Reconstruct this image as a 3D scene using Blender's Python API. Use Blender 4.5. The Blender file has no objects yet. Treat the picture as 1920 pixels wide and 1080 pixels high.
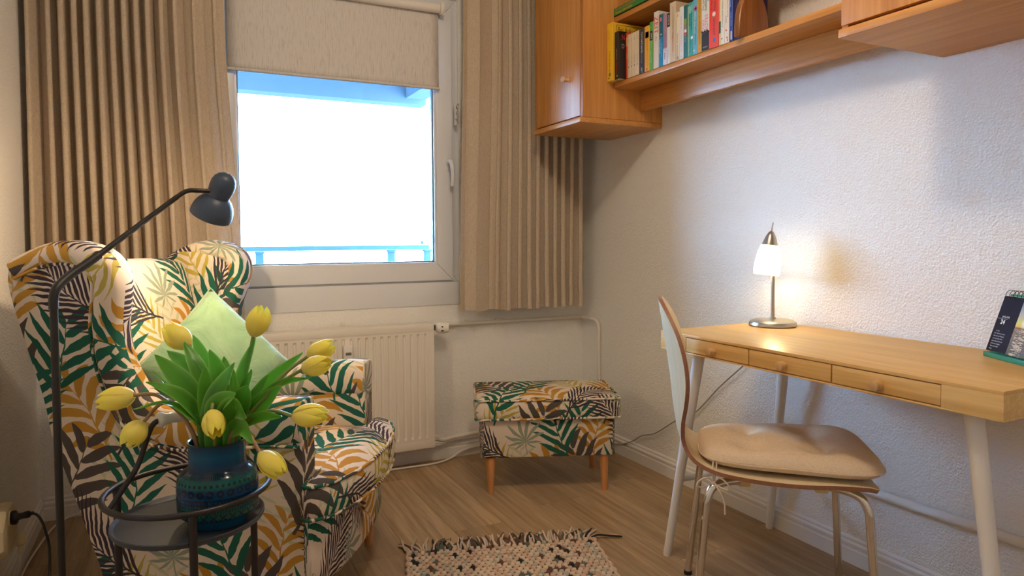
import bpy, bmesh, math, random
from math import sin, cos, pi, radians, sqrt, atan2
from mathutils import Vector, Matrix

random.seed(7)
S = bpy.context.scene
COL = S.collection

# ------------------------------------------------------------------ camera, sky, exposure
cam_data = bpy.data.cameras.new('camera')
cam = bpy.data.objects.new('camera', cam_data)
COL.objects.link(cam)
S.camera = cam
CAM = Vector((-1.9218, -3.0326, 1.0357))
YAW, PITCH, ROLL = radians(26.4741), radians(-2.0726), radians(-0.3665)
fwd = Vector((sin(YAW) * cos(PITCH), cos(YAW) * cos(PITCH), sin(PITCH)))
rgt = Vector((cos(YAW), -sin(YAW), 0))
up = rgt.cross(fwd)
R_ = cos(ROLL) * rgt + sin(ROLL) * up
U_ = -sin(ROLL) * rgt + cos(ROLL) * up
cam.matrix_world = Matrix(((R_.x, U_.x, -fwd.x, CAM.x), (R_.y, U_.y, -fwd.y, CAM.y), (R_.z, U_.z, -fwd.z, CAM.z), (0, 0, 0, 1)))
cam_data.sensor_width = 36
cam_data.lens = 24.098
cam_data.shift_y = -0.02324
cam_data.clip_start = 0.02

S.view_settings.view_transform = 'Standard'
S.view_settings.look = 'None'
S.view_settings.gamma = 1
S.view_settings.use_curve_mapping = False
S.view_settings.exposure = 0.17
S.cycles.max_bounces = 10
S.cycles.diffuse_bounces = 6
S.cycles.transparent_max_bounces = 16
S.cycles.sample_clamp_indirect = 6
S.cycles.caustics_reflective = False
S.cycles.caustics_refractive = False

world = bpy.data.worlds.new('overcast_sky')
S.world = world
world.use_nodes = True
bg = world.node_tree.nodes['Background']
bg.inputs[0].default_value = (0.41, 0.70, 1.06, 1)
bg.inputs[1].default_value = 32.0


def point_light(name, loc, watts, color, radius, parent=None):
    d = bpy.data.lights.new(name, 'POINT')
    d.energy = watts
    d.color = color
    d.shadow_soft_size = radius
    o = bpy.data.objects.new(name, d)
    COL.objects.link(o)
    o.location = loc
    if parent:
        o.parent = parent
    return o


# the ceiling lamp of the room hangs just above the frame
point_light('ceiling_lamp_light', (-1.244, -1.90, 2.36), 24, (1.0, 0.80, 0.57), 0.07)


# ------------------------------------------------------------------ material helpers
MATS = {}


def mat(name):
    m = bpy.data.materials.new(name)
    m.use_nodes = True
    nt = m.node_tree
    nt.nodes.clear()
    out = nt.nodes.new('ShaderNodeOutputMaterial')
    b = nt.nodes.new('ShaderNodeBsdfPrincipled')
    nt.links.new(b.outputs[0], out.inputs[0])
    MATS[name] = m
    return m, nt, b


def N(nt, typ, **kw):
    n = nt.nodes.new(typ)
    for k, v in kw.items():
        setattr(n, k, v)
    return n


def M(nt, op, a, b=None, c=None, clamp=False):
    n = nt.nodes.new('ShaderNodeMath')
    n.operation = op
    n.use_clamp = clamp
    for i, x in enumerate((a, b, c)):
        if x is None:
            continue
        if isinstance(x, (int, float)):
            n.inputs[i].default_value = x
        else:
            nt.links.new(x, n.inputs[i])
    return n.outputs[0]


def mixc(nt, fac, a, b):
    n = nt.nodes.new('ShaderNodeMix')
    n.data_type = 'RGBA'
    for i, x in ((0, fac), (6, a), (7, b)):
        if isinstance(x, (int, float)):
            n.inputs[i].default_value = x
        elif isinstance(x, tuple):
            n.inputs[i].default_value = (*x, 1) if len(x) == 3 else x
        else:
            nt.links.new(x, n.inputs[i])
    return n.outputs[2]


def bump(nt, bsdf, height, strength, dist=0.002):
    n = nt.nodes.new('ShaderNodeBump')
    n.inputs['Strength'].default_value = strength
    n.inputs['Distance'].default_value = dist
    nt.links.new(height, n.inputs['Height'])
    nt.links.new(n.outputs[0], bsdf.inputs['Normal'])


def noise(nt, vec, scale, detail=3, rough=0.5):
    n = nt.nodes.new('ShaderNodeTexNoise')
    n.inputs['Scale'].default_value = scale
    n.inputs['Detail'].default_value = detail
    n.inputs['Roughness'].default_value = rough
    if vec is not None:
        nt.links.new(vec, n.inputs['Vector'])
    return n.outputs[0]


def coord(nt, which='Object', scale=(1, 1, 1)):
    c = nt.nodes.new('ShaderNodeTexCoord')
    m = nt.nodes.new('ShaderNodeMapping')
    m.inputs['Scale'].default_value = scale
    nt.links.new(c.outputs[which], m.inputs[0])
    return m.outputs[0]


def plain(name, color, rough=0.5, metal=0.0, spec=None, bumps=None, sheen=0.0, coat=0.0, vary=0.0):
    m, nt, b = mat(name)
    b.inputs['Base Color'].default_value = (*color, 1)
    b.inputs['Roughness'].default_value = rough
    b.inputs['Metallic'].default_value = metal
    if spec is not None:
        b.inputs['Specular IOR Level'].default_value = spec
    if sheen:
        b.inputs['Sheen Weight'].default_value = sheen
    if coat:
        b.inputs['Coat Weight'].default_value = coat
        b.inputs['Coat Roughness'].default_value = 0.12
    v = coord(nt)
    if vary:
        h = noise(nt, v, 9, 4)
        lo = tuple(c * (1 - vary) for c in color)
        nt.links.new(mixc(nt, h, lo, color), b.inputs['Base Color'])
    if bumps:
        sc, st, di = bumps
        bump(nt, b, noise(nt, v, sc, 3, 0.6), st, di)
    return m


def wood(name, c1, c2, axis, rough=0.45, fine=90, coat=0.0, rand=False, stretch=0.05, bmp=0.15, tone=0.35, spec=0.35):
    """long grain along `axis` in object space"""
    m, nt, b = mat(name)
    sc = [1, 1, 1]
    sc[axis] = stretch
    v = coord(nt, 'Object', tuple(sc))
    if rand:
        oi = N(nt, 'ShaderNodeObjectInfo')
        ad = N(nt, 'ShaderNodeVectorMath', operation='ADD')
        mu = N(nt, 'ShaderNodeVectorMath', operation='SCALE')
        mu.inputs[0].default_value = (17, 31, 11)
        nt.links.new(oi.outputs['Random'], mu.inputs['Scale'])
        nt.links.new(v, ad.inputs[0])
        nt.links.new(mu.outputs[0], ad.inputs[1])
        v = ad.outputs[0]
    a = noise(nt, v, fine, 6, 0.65)
    g = noise(nt, v, fine * 0.16, 4, 0.6)
    f = M(nt, 'ADD', M(nt, 'MULTIPLY', a, 0.55), M(nt, 'MULTIPLY', g, 0.45))
    mr = N(nt, 'ShaderNodeMapRange')
    mr.inputs[1].default_value = 0.36
    mr.inputs[2].default_value = 0.64
    nt.links.new(f, mr.inputs[0])
    c = mixc(nt, mr.outputs[0], c1, c2)
    if rand:
        dark = tuple(x * (1 - tone) for x in c1)
        c = mixc(nt, M(nt, 'MULTIPLY', oi.outputs['Random'], 0.45), c, dark)
    nt.links.new(c, b.inputs['Base Color'])
    b.inputs['Roughness'].default_value = rough
    b.inputs['Specular IOR Level'].default_value = spec
    if coat:
        b.inputs['Coat Weight'].default_value = coat
        b.inputs['Coat Roughness'].default_value = 0.25
    if bmp:
        bump(nt, b, a, bmp, 0.001)
    return m


def emit(name, color, strength):
    m = bpy.data.materials.new(name)
    m.use_nodes = True
    nt = m.node_tree
    nt.nodes.clear()
    out = nt.nodes.new('ShaderNodeOutputMaterial')
    e = nt.nodes.new('ShaderNodeEmission')
    e.inputs[0].default_value = (*color, 1)
    e.inputs[1].default_value = strength
    nt.links.new(e.outputs[0], out.inputs[0])
    return m


# ------------------------------------------------------------------ palm print fabric (pure nodes)
TILE = 0.66


def group_io(name, ins):
    g = bpy.data.node_groups.new(name, 'ShaderNodeTree')
    for n, t in ins:
        g.interface.new_socket(n, in_out='INPUT', socket_type=t)
    g.interface.new_socket('Mask', in_out='OUTPUT', socket_type='NodeSocketFloat')
    return g, g.nodes.new('NodeGroupInput').outputs, g.nodes.new('NodeGroupOutput').inputs


def leaf_space(g, I):
    """offset from the leaf centre, wrapped to one repeat, turned and scaled"""
    sub = N(g, 'ShaderNodeVectorMath', operation='SUBTRACT')
    g.links.new(I['Vector'], sub.inputs[0])
    g.links.new(I['Centre'], sub.inputs[1])
    wr = N(g, 'ShaderNodeVectorMath', operation='WRAP')
    wr.inputs[1].default_value = (TILE / 2,) * 3
    wr.inputs[2].default_value = (-TILE / 2,) * 3
    g.links.new(sub.outputs[0], wr.inputs[0])
    ro = N(g, 'ShaderNodeVectorRotate', rotation_type='Z_AXIS')
    g.links.new(wr.outputs[0], ro.inputs['Vector'])
    g.links.new(I['Turn'], ro.inputs['Angle'])
    sx = N(g, 'ShaderNodeSeparateXYZ')
    g.links.new(ro.outputs[0], sx.inputs[0])
    x = M(g, 'DIVIDE', sx.outputs[0], I['Size'])
    y = M(g, 'DIVIDE', sx.outputs[1], I['Size'])
    return x, y


LEAF_IN = [('Vector', 'NodeSocketVector'), ('Centre', 'NodeSocketVector')] + [(k, 'NodeSocketFloat') for k in ('Turn', 'Size', 'Count', 'Reach', 'Slant', 'Curl', 'Width', 'Bend')]

frond_group, gi, go = group_io('palm_frond', LEAF_IN)
g = frond_group
x, y = leaf_space(g, gi)
x = M(g, 'ADD', x, 0.5)
y = M(g, 'SUBTRACT', y, M(g, 'MULTIPLY', gi['Bend'], M(g, 'MULTIPLY', x, M(g, 'SUBTRACT', 1.0, x))))
v = M(g, 'ABSOLUTE', y)
sg = M(g, 'SIGN', y)
s = M(g, 'SUBTRACT', M(g, 'SUBTRACT', x, M(g, 'MULTIPLY', gi['Slant'], v)), M(g, 'MULTIPLY', gi['Curl'], M(g, 'MULTIPLY', v, v)))
s = M(g, 'ADD', s, M(g, 'DIVIDE', M(g, 'MULTIPLY', sg, 0.22), gi['Count']))
cell = M(g, 'MULTIPLY', s, gi['Count'])
idn = M(g, 'FLOOR', cell)
fr = M(g, 'ABSOLUTE', M(g, 'SUBTRACT', M(g, 'SUBTRACT', cell, idn), 0.5))
sc = M(g, 'DIVIDE', M(g, 'ADD', idn, 0.5), gi['Count'])
k = M(g, 'SUBTRACT', M(g, 'MULTIPLY', sc, 1.75), 0.6)
L = M(g, 'MULTIPLY', gi['Reach'], M(g, 'SUBTRACT', 1.0, M(g, 'MULTIPLY', M(g, 'MULTIPLY', k, k), 0.55)))
t = M(g, 'DIVIDE', v, L)
om = M(g, 'SUBTRACT', 1.0, t, clamp=True)
w = M(g, 'MULTIPLY', M(g, 'MULTIPLY', M(g, 'POWER', t, 0.5), om), M(g, 'MULTIPLY', gi['Width'], 2.6))
m1 = M(g, 'MULTIPLY', M(g, 'LESS_THAN', fr, w), M(g, 'MULTIPLY', M(g, 'GREATER_THAN', sc, 0.0), M(g, 'LESS_THAN', sc, 1.0)))
st = M(g, 'MULTIPLY', M(g, 'LESS_THAN', v, M(g, 'MULTIPLY', M(g, 'SUBTRACT', 1.25, x), 0.011)), M(g, 'MULTIPLY', M(g, 'GREATER_THAN', x, -0.08), M(g, 'LESS_THAN', x, 1.0)))
g.links.new(M(g, 'MAXIMUM', m1, st), go[0])

fan_group, gi, go = group_io('fan_palm', LEAF_IN)
g = fan_group
x, y = leaf_space(g, gi)
x = M(g, 'ADD', x, 0.25)
th = M(g, 'ARCTAN2', y, x)
r = M(g, 'SQRT', M(g, 'ADD', M(g, 'MULTIPLY', x, x), M(g, 'MULTIPLY', y, y)))
th2 = M(g, 'ADD', th, M(g, 'MULTIPLY', gi['Curl'], r))
cell = M(g, 'MULTIPLY', M(g, 'DIVIDE', th2, 2 * pi), gi['Count'])
idn = M(g, 'FLOOR', cell)
fr = M(g, 'ABSOLUTE', M(g, 'SUBTRACT', M(g, 'SUBTRACT', cell, idn), 0.5))
tc = M(g, 'MULTIPLY', M(g, 'DIVIDE', M(g, 'ADD', idn, 0.5), gi['Count']), 2 * pi)
L = M(g, 'MULTIPLY', gi['Reach'], M(g, 'ADD', 0.66, M(g, 'MULTIPLY', M(g, 'COSINE', tc), 0.34)))
t = M(g, 'DIVIDE', r, L)
om = M(g, 'SUBTRACT', 1.0, t, clamp=True)
w = M(g, 'MULTIPLY', M(g, 'POWER', om, 0.75), gi['Width'])
m1 = M(g, 'MULTIPLY', M(g, 'LESS_THAN', fr, w), M(g, 'LESS_THAN', M(g, 'ABSOLUTE', tc), 2.35))
st = M(g, 'MULTIPLY', M(g, 'LESS_THAN', M(g, 'ABSOLUTE', y), 0.012), M(g, 'MULTIPLY', M(g, 'GREATER_THAN', x, -0.3), M(g, 'LESS_THAN', x, 0.1)))
g.links.new(M(g, 'MAXIMUM', m1, st), go[0])

NAVY, CHAR, GREEN, SAGE = (0.050, 0.040, 0.058), (0.085, 0.074, 0.072), (0.018, 0.115, 0.082), (0.27, 0.32, 0.26)
OCHRE, MUST, PALE = (0.46, 0.23, 0.035), (0.44, 0.36, 0.07), (0.50, 0.52, 0.36)
CREAM = (0.74, 0.635, 0.53)
LEAVES = [  # kind, cx, cy, degrees, size, count, reach, slant, curl, width, bend, colour
    ('frond', .33, .14, 95, .17, 5, .42, .9, -.6, .20, .0, PALE),
    ('frond', .52, .34, 30, .17, 5, .42, .9, -.6, .20, .0, PALE),
    ('frond', .02, .31, 100, .16, 5, .45, .8, -.5, .22, .0, PALE),
    ('frond', .19, .49, 70, .17, 5, .45, .8, -.5, .22, .0, PALE),
    ('frond', .25, .08, 110, .20, 5, .40, 1.1, .5, .26, .1, MUST),
    ('frond', .57, .43, 60, .20, 5, .40, 1.1, .5, .26, .1, MUST),
    ('frond', .43, .07, 55, .23, 5, .50, 1.3, -1.7, .34, .2, OCHRE),
    ('frond', .12, .58, 120, .23, 5, .50, 1.3, -1.7, .34, -.2, OCHRE),
    ('frond', .64, .245, 80, .19, 5, .48, 1.3, -1.5, .32, .1, OCHRE),
    ('frond', .585, .09, 115, .25, 5, .48, 1.1, -.7, .38, .1, CHAR),
    ('frond', .07, .41, 65, .25, 5, .48, 1.1, -.7, .38, -.1, CHAR),
    ('frond', .08, .08, 72, .24, 5, .46, 1.0, .0, .34, .1, GREEN),
    ('frond', .485, .25, 110, .23, 5, .44, 1.0, .0, .34, .1, GREEN),
    ('frond', .245, .41, 80, .22, 5, .44, 1.1, -.2, .32, -.1, GREEN),
    ('frond', .61, .585, 70, .23, 5, .44, 1.0, .0, .34, .1, GREEN),
    ('frond', .165, .24, 140, .27, 12, .34, 1.5, -.9, .34, .35, NAVY),
    ('frond', .405, .42, 118, .27, 11, .33, 1.7, -1.0, .34, -.30, NAVY),
    ('frond', .30, .585, 45, .25, 11, .33, 1.5, -.8, .34, .30, NAVY),
    ('fan', .335, .255, 100, .17, 13, .66, 1, .25, .46, 0, SAGE),
    ('fan', .455, .575, 60, .17, 13, .66, 1, -.25, .46, 0, SAGE),
]


def palm_fabric(name, rot=0.0, off=(0, 0)):
    m, nt, b = mat(name)
    uv = N(nt, 'ShaderNodeUVMap', uv_map='UVMap')
    mp = N(nt, 'ShaderNodeMapping')
    mp.inputs['Rotation'].default_value = (0, 0, rot)
    mp.inputs['Location'].default_value = (off[0], off[1], 0)
    nt.links.new(uv.outputs[0], mp.inputs[0])
    vec = mp.outputs[0]
    wob = N(nt, 'ShaderNodeTexNoise')
    wob.inputs['Scale'].default_value = 16
    nt.links.new(vec, wob.inputs['Vector'])
    sub = N(nt, 'ShaderNodeVectorMath', operation='SUBTRACT')
    sub.inputs[1].default_value = (0.5, 0.5, 0.5)
    nt.links.new(wob.outputs['Color'], sub.inputs[0])
    scl = N(nt, 'ShaderNodeVectorMath', operation='SCALE')
    scl.inputs['Scale'].default_value = 0.022
    nt.links.new(sub.outputs[0], scl.inputs[0])
    add = N(nt, 'ShaderNodeVectorMath', operation='ADD')
    nt.links.new(vec, add.inputs[0])
    nt.links.new(scl.outputs[0], add.inputs[1])
    vec2 = add.outputs[0]
    weave = noise(nt, vec, 900, 2, 0.8)
    col = mixc(nt, weave, tuple(c * .93 for c in CREAM), CREAM)
    for kind, cx, cy, deg, size, cnt, reach, slant, curl, width, bend, c in LEAVES:
        n = nt.nodes.new('ShaderNodeGroup')
        n.node_tree = frond_group if kind == 'frond' else fan_group
        nt.links.new(vec2, n.inputs['Vector'])
        n.inputs['Centre'].default_value = (cx, cy, 0)
        n.inputs['Turn'].default_value = radians(-deg)
        for kk, vv in (('Size', size * 0.99), ('Count', cnt), ('Reach', reach), ('Slant', slant), ('Curl', curl), ('Width', width * 1.0), ('Bend', bend)):
            n.inputs[kk].default_value = vv
        cc = mixc(nt, weave, tuple(v_ * .75 for v_ in c), tuple(min(1, v_ * 1.3 + .004) for v_ in c))
        col = mixc(nt, n.outputs[0], col, cc)
    nt.links.new(col, b.inputs['Base Color'])
    b.inputs['Roughness'].default_value = 0.9
    b.inputs['Specular IOR Level'].default_value = 0.15
    bump(nt, b, weave, 0.25, 0.0006)
    return m


# ------------------------------------------------------------------ mesh helpers
def link(o, parent=None):
    COL.objects.link(o)
    if parent is not None:
        o.parent = parent
    return o


def empty(name, loc, rz=0.0, label=None, cat=None, group=None):
    o = bpy.data.objects.new(name, None)
    COL.objects.link(o)
    o.location = loc
    o.rotation_euler = (0, 0, rz)
    o.empty_display_size = 0.05
    return tag(o, label, cat, group)


def tag(o, label=None, cat=None, group=None, kind=None):
    if label:
        o['label'] = label
    if cat:
        o['category'] = cat
    if group:
        o['group'] = group
    if kind:
        o['kind'] = kind
    return o


class MB:
    def __init__(self):
        self.v, self.f, self.uv, self.mi = [], [], [], []

    def face(self, idx, uvs=None, mi=0):
        self.f.append(tuple(idx))
        self.uv.append(uvs or [(0, 0)] * len(idx))
        self.mi.append(mi)

    def grid(self, P, UV=None, closeu=False, closev=False, mi=0):
        n, m = len(P), len(P[0])
        b = len(self.v)
        for row in P:
            self.v.extend(tuple(p) for p in row)
        for i in range(n if closeu else n - 1):
            for j in range(m if closev else m - 1):
                i2, j2 = (i + 1) % n, (j + 1) % m
                idx = (b + i * m + j, b + i2 * m + j, b + i2 * m + j2, b + i * m + j2)
                if UV:
                    ui, uj = i + 1, j + 1
                    q = [UV[i][j], UV[min(ui, len(UV) - 1)][j], UV[min(ui, len(UV) - 1)][min(uj, len(UV[0]) - 1)], UV[i][min(uj, len(UV[0]) - 1)]]
                else:
                    q = [(P[a][c][0], P[a][c][1]) for a, c in ((i, j), (i2, j), (i2, j2), (i, j2))]
                self.face(idx, q, mi)
        return b

    def ngon(self, pts, uvs=None, mi=0):
        b = len(self.v)
        self.v.extend(tuple(p) for p in pts)
        self.face(range(b, b + len(pts)), uvs, mi)

    def box(self, lo, hi, mi=0):
        x0, y0, z0 = lo
        x1, y1, z1 = hi
        b = len(self.v)
        self.v += [(x0, y0, z0), (x1, y0, z0), (x1, y1, z0), (x0, y1, z0), (x0, y0, z1), (x1, y0, z1), (x1, y1, z1), (x0, y1, z1)]
        for q in ((0, 3, 2, 1), (4, 5, 6, 7), (0, 1, 5, 4), (1, 2, 6, 5), (2, 3, 7, 6), (3, 0, 4, 7)):
            self.face([b + i for i in q], None, mi)

    def tube(self, path, r, seg=12, closed=False, caps=True, uvscale=1.0, mi=0):
        path = [Vector(p) for p in path]
        n = len(path)
        rr = r if isinstance(r, (list, tuple)) else [r] * n
        T = []
        for i in range(n):
            a = path[i - 1] if (i > 0 or closed) else path[i]
            c = path[(i + 1) % n] if (i < n - 1 or closed) else path[i]
            T.append((c - a).normalized())
        ref = Vector((0, 0, 1))
        if abs(T[0].dot(ref)) > .9:
            ref = Vector((1, 0, 0))
        nrm = (ref - T[0] * ref.dot(T[0])).normalized()
        P, UV = [], []
        acc = 0
        for i in range(n):
            if i:
                acc += (path[i] - path[i - 1]).length
            nrm = (nrm - T[i] * nrm.dot(T[i])).normalized()
            bn = T[i].cross(nrm)
            P.append([path[i] + (nrm * cos(2 * pi * k / seg) + bn * sin(2 * pi * k / seg)) * rr[i] for k in range(seg)])
            UV.append([(acc * uvscale, 2 * pi * k / seg * rr[i] * uvscale) for k in range(seg + 1)])
        b = self.grid(P, UV, closeu=closed, closev=True, mi=mi)
        if caps and not closed:
            self.face([b + k for k in reversed(range(seg))], None, mi)
            self.face([b + (n - 1) * seg + k for k in range(seg)], None, mi)

    def lathe(self, prof, seg=32, axis=None, origin=(0, 0, 0), uv=False, mi=0):
        """prof: (radius, height) pairs, spun about local z (or the given axis)"""
        o = Vector(origin)
        z = Vector(axis or (0, 0, 1)).normalized()
        ref = Vector((0, 1, 0)) if abs(z.y) < .9 else Vector((1, 0, 0))
        xa = ref.cross(z).normalized()
        ya = z.cross(xa)
        P, UV = [], []
        for r, h in prof:
            P.append([o + z * h + (xa * cos(2 * pi * k / seg) + ya * sin(2 * pi * k / seg)) * r for k in range(seg)])
            UV.append([(k / seg, h) for k in range(seg + 1)])
        self.grid(P, UV, closev=True, mi=mi)

    def pad(self, outline, prof, fn, off=(0, 0), cap0=True, cap1=True, crown=None, mi=0):
        """cushion-like block: closed 2D outline swept through (inset, depth) steps; fn(a,b,d) gives the point"""
        n = len(outline)
        o = [Vector(p) for p in outline]
        area = sum(o[i].x * o[(i + 1) % n].y - o[(i + 1) % n].x * o[i].y for i in range(n))
        sgn = 1 if area > 0 else -1
        nr = []
        for i in range(n):
            e1 = (o[i] - o[i - 1]).normalized()
            e2 = (o[(i + 1) % n] - o[i]).normalized()
            t = (e1 + e2)
            t = t.normalized() if t.length > 1e-6 else e1
            k = max(.5, t.dot(e2))
            nr.append(Vector((t.y, -t.x)) * sgn / k)
        rings, uvs = [], []
        arc = 0
        total = 0
        for i in range(1, len(prof)):
            total += sqrt((prof[i][0] - prof[i - 1][0]) ** 2 + (prof[i][1] - prof[i - 1][1]) ** 2)
        for i, (ins, d) in enumerate(prof):
            if i:
                arc += sqrt((ins - prof[i - 1][0]) ** 2 + (d - prof[i - 1][1]) ** 2)
            rings.append([fn(*(o[k] - nr[k] * ins), d) for k in range(n)])
            uvs.append([tuple((o[k] - nr[k] * (prof[-1][0] - (total - arc)))[c] + off[c] for c in (0, 1)) for k in range(n)])
        P = [r + [r[0]] for r in rings]
        UV = [u + [u[0]] for u in uvs]
        b = len(self.v)
        for r in rings:
            self.v.extend(tuple(p) for p in r)
        for i in range(len(prof) - 1):
            for k in range(n):
                k2 = (k + 1) % n
                self.face((b + i * n + k, b + i * n + k2, b + (i + 1) * n + k2, b + (i + 1) * n + k), [UV[i][k], UV[i][k + 1], UV[i + 1][k + 1], UV[i + 1][k]], mi)
        if cap0:
            self.face([b + k for k in reversed(range(n))], [uvs[0][k] for k in reversed(range(n))], mi)
        if cap1:
            q = b + (len(prof) - 1) * n
            self.face([q + k for k in range(n)], uvs[-1], mi)
        return rings, uvs

    def dome(self, ring, uvs, steps, fn, mi=0):
        """close a pad with gently rising rings shrunk about the middle"""
        n = len(ring)
        cx = sum(p[0] for p in ring) / n
        cy = sum(p[1] for p in ring) / n
        prev, pu = [tuple(p) for p in ring], list(uvs)
        du, dv = pu[0][0] - prev[0][0], pu[0][1] - prev[0][1]
        for s_, z in steps:
            cur = [fn(cx + (p[0] - cx) * s_, cy + (p[1] - cy) * s_, z) for p in ring]
            cu_ = [(p[0] + du, p[1] + dv) for p in cur]
            self.grid([prev, cur], [pu + pu[:1], cu_ + cu_[:1]], closev=True, mi=mi)
            prev, pu = cur, cu_
        self.ngon(prev, pu, mi)

    def build(self, name, mats, parent=None, smooth=True, ang=38, bevel=0.0, bseg=2, loc=None, recalc=True, subsurf=0, solid=0):
        me = bpy.data.meshes.new(name)
        me.from_pydata(self.v, [], self.f)
        uvl = me.uv_layers.new(name='UVMap')
        i = 0
        for u in self.uv:
            for q in u:
                uvl.data[i].uv = q
                i += 1
        if not isinstance(mats, (list, tuple)):
            mats = [mats]
        for m_ in mats:
            me.materials.append(m_)
        for p, mi in zip(me.polygons, self.mi):
            p.material_index = mi
        if recalc or bevel:
            bm = bmesh.new()
            bm.from_mesh(me)
            if recalc:
                bmesh.ops.remove_doubles(bm, verts=bm.verts, dist=1e-5)
                bmesh.ops.recalc_face_normals(bm, faces=bm.faces)
            if bevel:
                ed = [e for e in bm.edges if len(e.link_faces) == 2 and e.calc_face_angle(0) > .6]
                bmesh.ops.bevel(bm, geom=ed, offset=bevel, segments=bseg, profile=.6, affect='EDGES', clamp_overlap=True)
            bm.to_mesh(me)
            bm.free()
        if smooth:
            me.shade_smooth()
            me.set_sharp_from_angle(angle=radians(ang))
        o = bpy.data.objects.new(name, me)
        link(o, parent)
        if loc:
            o.location = loc
        if solid:
            md = o.modifiers.new('thickness', 'SOLIDIFY')
            md.thickness = solid
            md.offset = 0
        if subsurf:
            md = o.modifiers.new('smooth', 'SUBSURF')
            md.levels = md.render_levels = subsurf
        return o


def boxo(name, lo, hi, m, parent=None, bevel=0.002):
    b = MB()
    b.box(lo, hi)
    return b.build(name, m, parent, bevel=bevel)


def rboxo(name, centre, size, rz, m, parent=None, bevel=0.002):
    b = MB()
    h = [s_ / 2 for s_ in size]
    b.box([-q for q in h], h)
    o = b.build(name, m, parent, bevel=bevel)
    o.location = centre
    o.rotation_euler = (0, 0, rz)
    return o


def dup(o, name=None, parent=None):
    c = o.copy()
    if name:
        c.name = name
    link(c, parent)
    return c


def spline(pts, n=8):
    """Catmull-Rom through the points"""
    p = [Vector(q) for q in pts]
    out = []
    for i in range(len(p) - 1):
        a = p[i - 1] if i else p[i] * 2 - p[i + 1]
        b, c = p[i], p[i + 1]
        d = p[i + 2] if i + 2 < len(p) else c * 2 - b
        for k in range(n):
            t = k / n
            out.append(.5 * ((2 * b) + (c - a) * t + (2 * a - 5 * b + 4 * c - d) * t * t + (3 * b - a - 3 * c + d) * t ** 3))
    out.append(p[-1])
    return out


def lerp(a, b, t):
    return a + (b - a) * t


def sstep(a, b, x):
    t = max(0, min(1, (x - a) / (b - a)))
    return t * t * (3 - 2 * t)


FONT = None


def lettering(name, body, size, m, parent, origin, right, upv, align='LEFT', sx=1.0, shear=0.0, bold=0.0):
    """flat printed words as a thin mesh: origin, reading direction, letter-up direction"""
    cu = bpy.data.curves.new(name, 'FONT')
    cu.body = body
    cu.size = size
    cu.align_x = align
    cu.align_y = 'CENTER'
    cu.resolution_u = 2
    cu.shear = shear
    cu.offset = bold
    tmp = bpy.data.objects.new(name + '_curve', cu)
    COL.objects.link(tmp)
    dg = bpy.context.evaluated_depsgraph_get()
    me = bpy.data.meshes.new_from_object(tmp.evaluated_get(dg))
    bpy.data.objects.remove(tmp)
    bpy.data.curves.remove(cu)
    r = Vector(right).normalized()
    u = Vector(upv).normalized()
    n = r.cross(u)
    me.transform(Matrix(((r.x * sx, u.x, n.x, origin[0]), (r.y * sx, u.y, n.y, origin[1]), (r.z * sx, u.z, n.z, origin[2]), (0, 0, 0, 1))))
    me.materials.clear()
    me.materials.append(m)
    me.name = name
    o = bpy.data.objects.new(name, me)
    return link(o, parent)

# ------------------------------------------------------------------ materials
def wall_paint(name, color):
    m, nt, b = mat(name)
    b.inputs['Base Color'].default_value = (*color, 1)
    b.inputs['Roughness'].default_value = 0.85
    b.inputs['Specular IOR Level'].default_value = 0.2
    v = coord(nt)
    h = M(nt, 'ADD', M(nt, 'MULTIPLY', noise(nt, v, 150, 2, .5), .7), M(nt, 'MULTIPLY', noise(nt, v, 55, 2, .5), .5))
    bump(nt, b, h, 0.9, 0.006)
    return m


WALL = wall_paint('woodchip_wall_paint', (0.86, 0.855, 0.84))
CEIL = wall_paint('ceiling_paint', (0.88, 0.88, 0.87))
TRIM = plain('white_lacquered_trim', (0.78, 0.77, 0.755), 0.4)
UPVC = plain('white_window_plastic', (0.76, 0.79, 0.84), 0.28)
RADW = plain('cream_radiator_enamel', (0.80, 0.76, 0.69), 0.35)
PIPEW = plain('painted_pipe', (0.74, 0.71, 0.66), 0.45)
GASKET = plain('window_gasket', (0.05, 0.09, 0.16), 0.5)
BLACK = plain('black_rubber', (0.012, 0.012, 0.014), 0.45)
BLACKM = plain('matt_black_metal', (0.022, 0.021, 0.022), 0.38, 0.3)
TRAYM = plain('speckled_grey_metal', (0.050, 0.064, 0.088), 0.40, 0.15, vary=0.3)
HEADM = plain('blue_black_lamp_metal', (0.040, 0.062, 0.105), 0.42, 0.0)
CHROME = plain('chrome', (0.75, 0.74, 0.72), 0.13, 1.0)
STEEL = plain('brushed_steel', (0.55, 0.53, 0.50), 0.28, 1.0)
LEGW = plain('white_powder_coat', (0.80, 0.79, 0.77), 0.4)
PORC = plain('white_porcelain', (0.80, 0.79, 0.75), 0.15, coat=0.6)
CREAMP = plain('yellowed_plastic', (0.74, 0.62, 0.40), 0.45)
WHITEP = plain('white_plastic', (0.80, 0.79, 0.76), 0.35)
GREYCORD = plain('grey_cord', (0.30, 0.29, 0.28), 0.45)
CLIP = plain('yellow_plastic_clip', (0.66, 0.52, 0.22), 0.45)
FLOORW = wood('oak_laminate', (0.235, 0.145, 0.070), (0.56, 0.395, 0.235), 1, 0.42, 62, rand=True, stretch=0.045, tone=0.22, bmp=0.08)
OAK_V = wood('oak_veneer_upright', (0.42, 0.160, 0.030), (0.65, 0.295, 0.070), 2, 0.38, 95, coat=0.12, stretch=0.035)
OAK_H = wood('oak_veneer_lengthwise', (0.45, 0.180, 0.038), (0.67, 0.315, 0.085), 1, 0.38, 95, coat=0.1, stretch=0.035)
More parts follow.
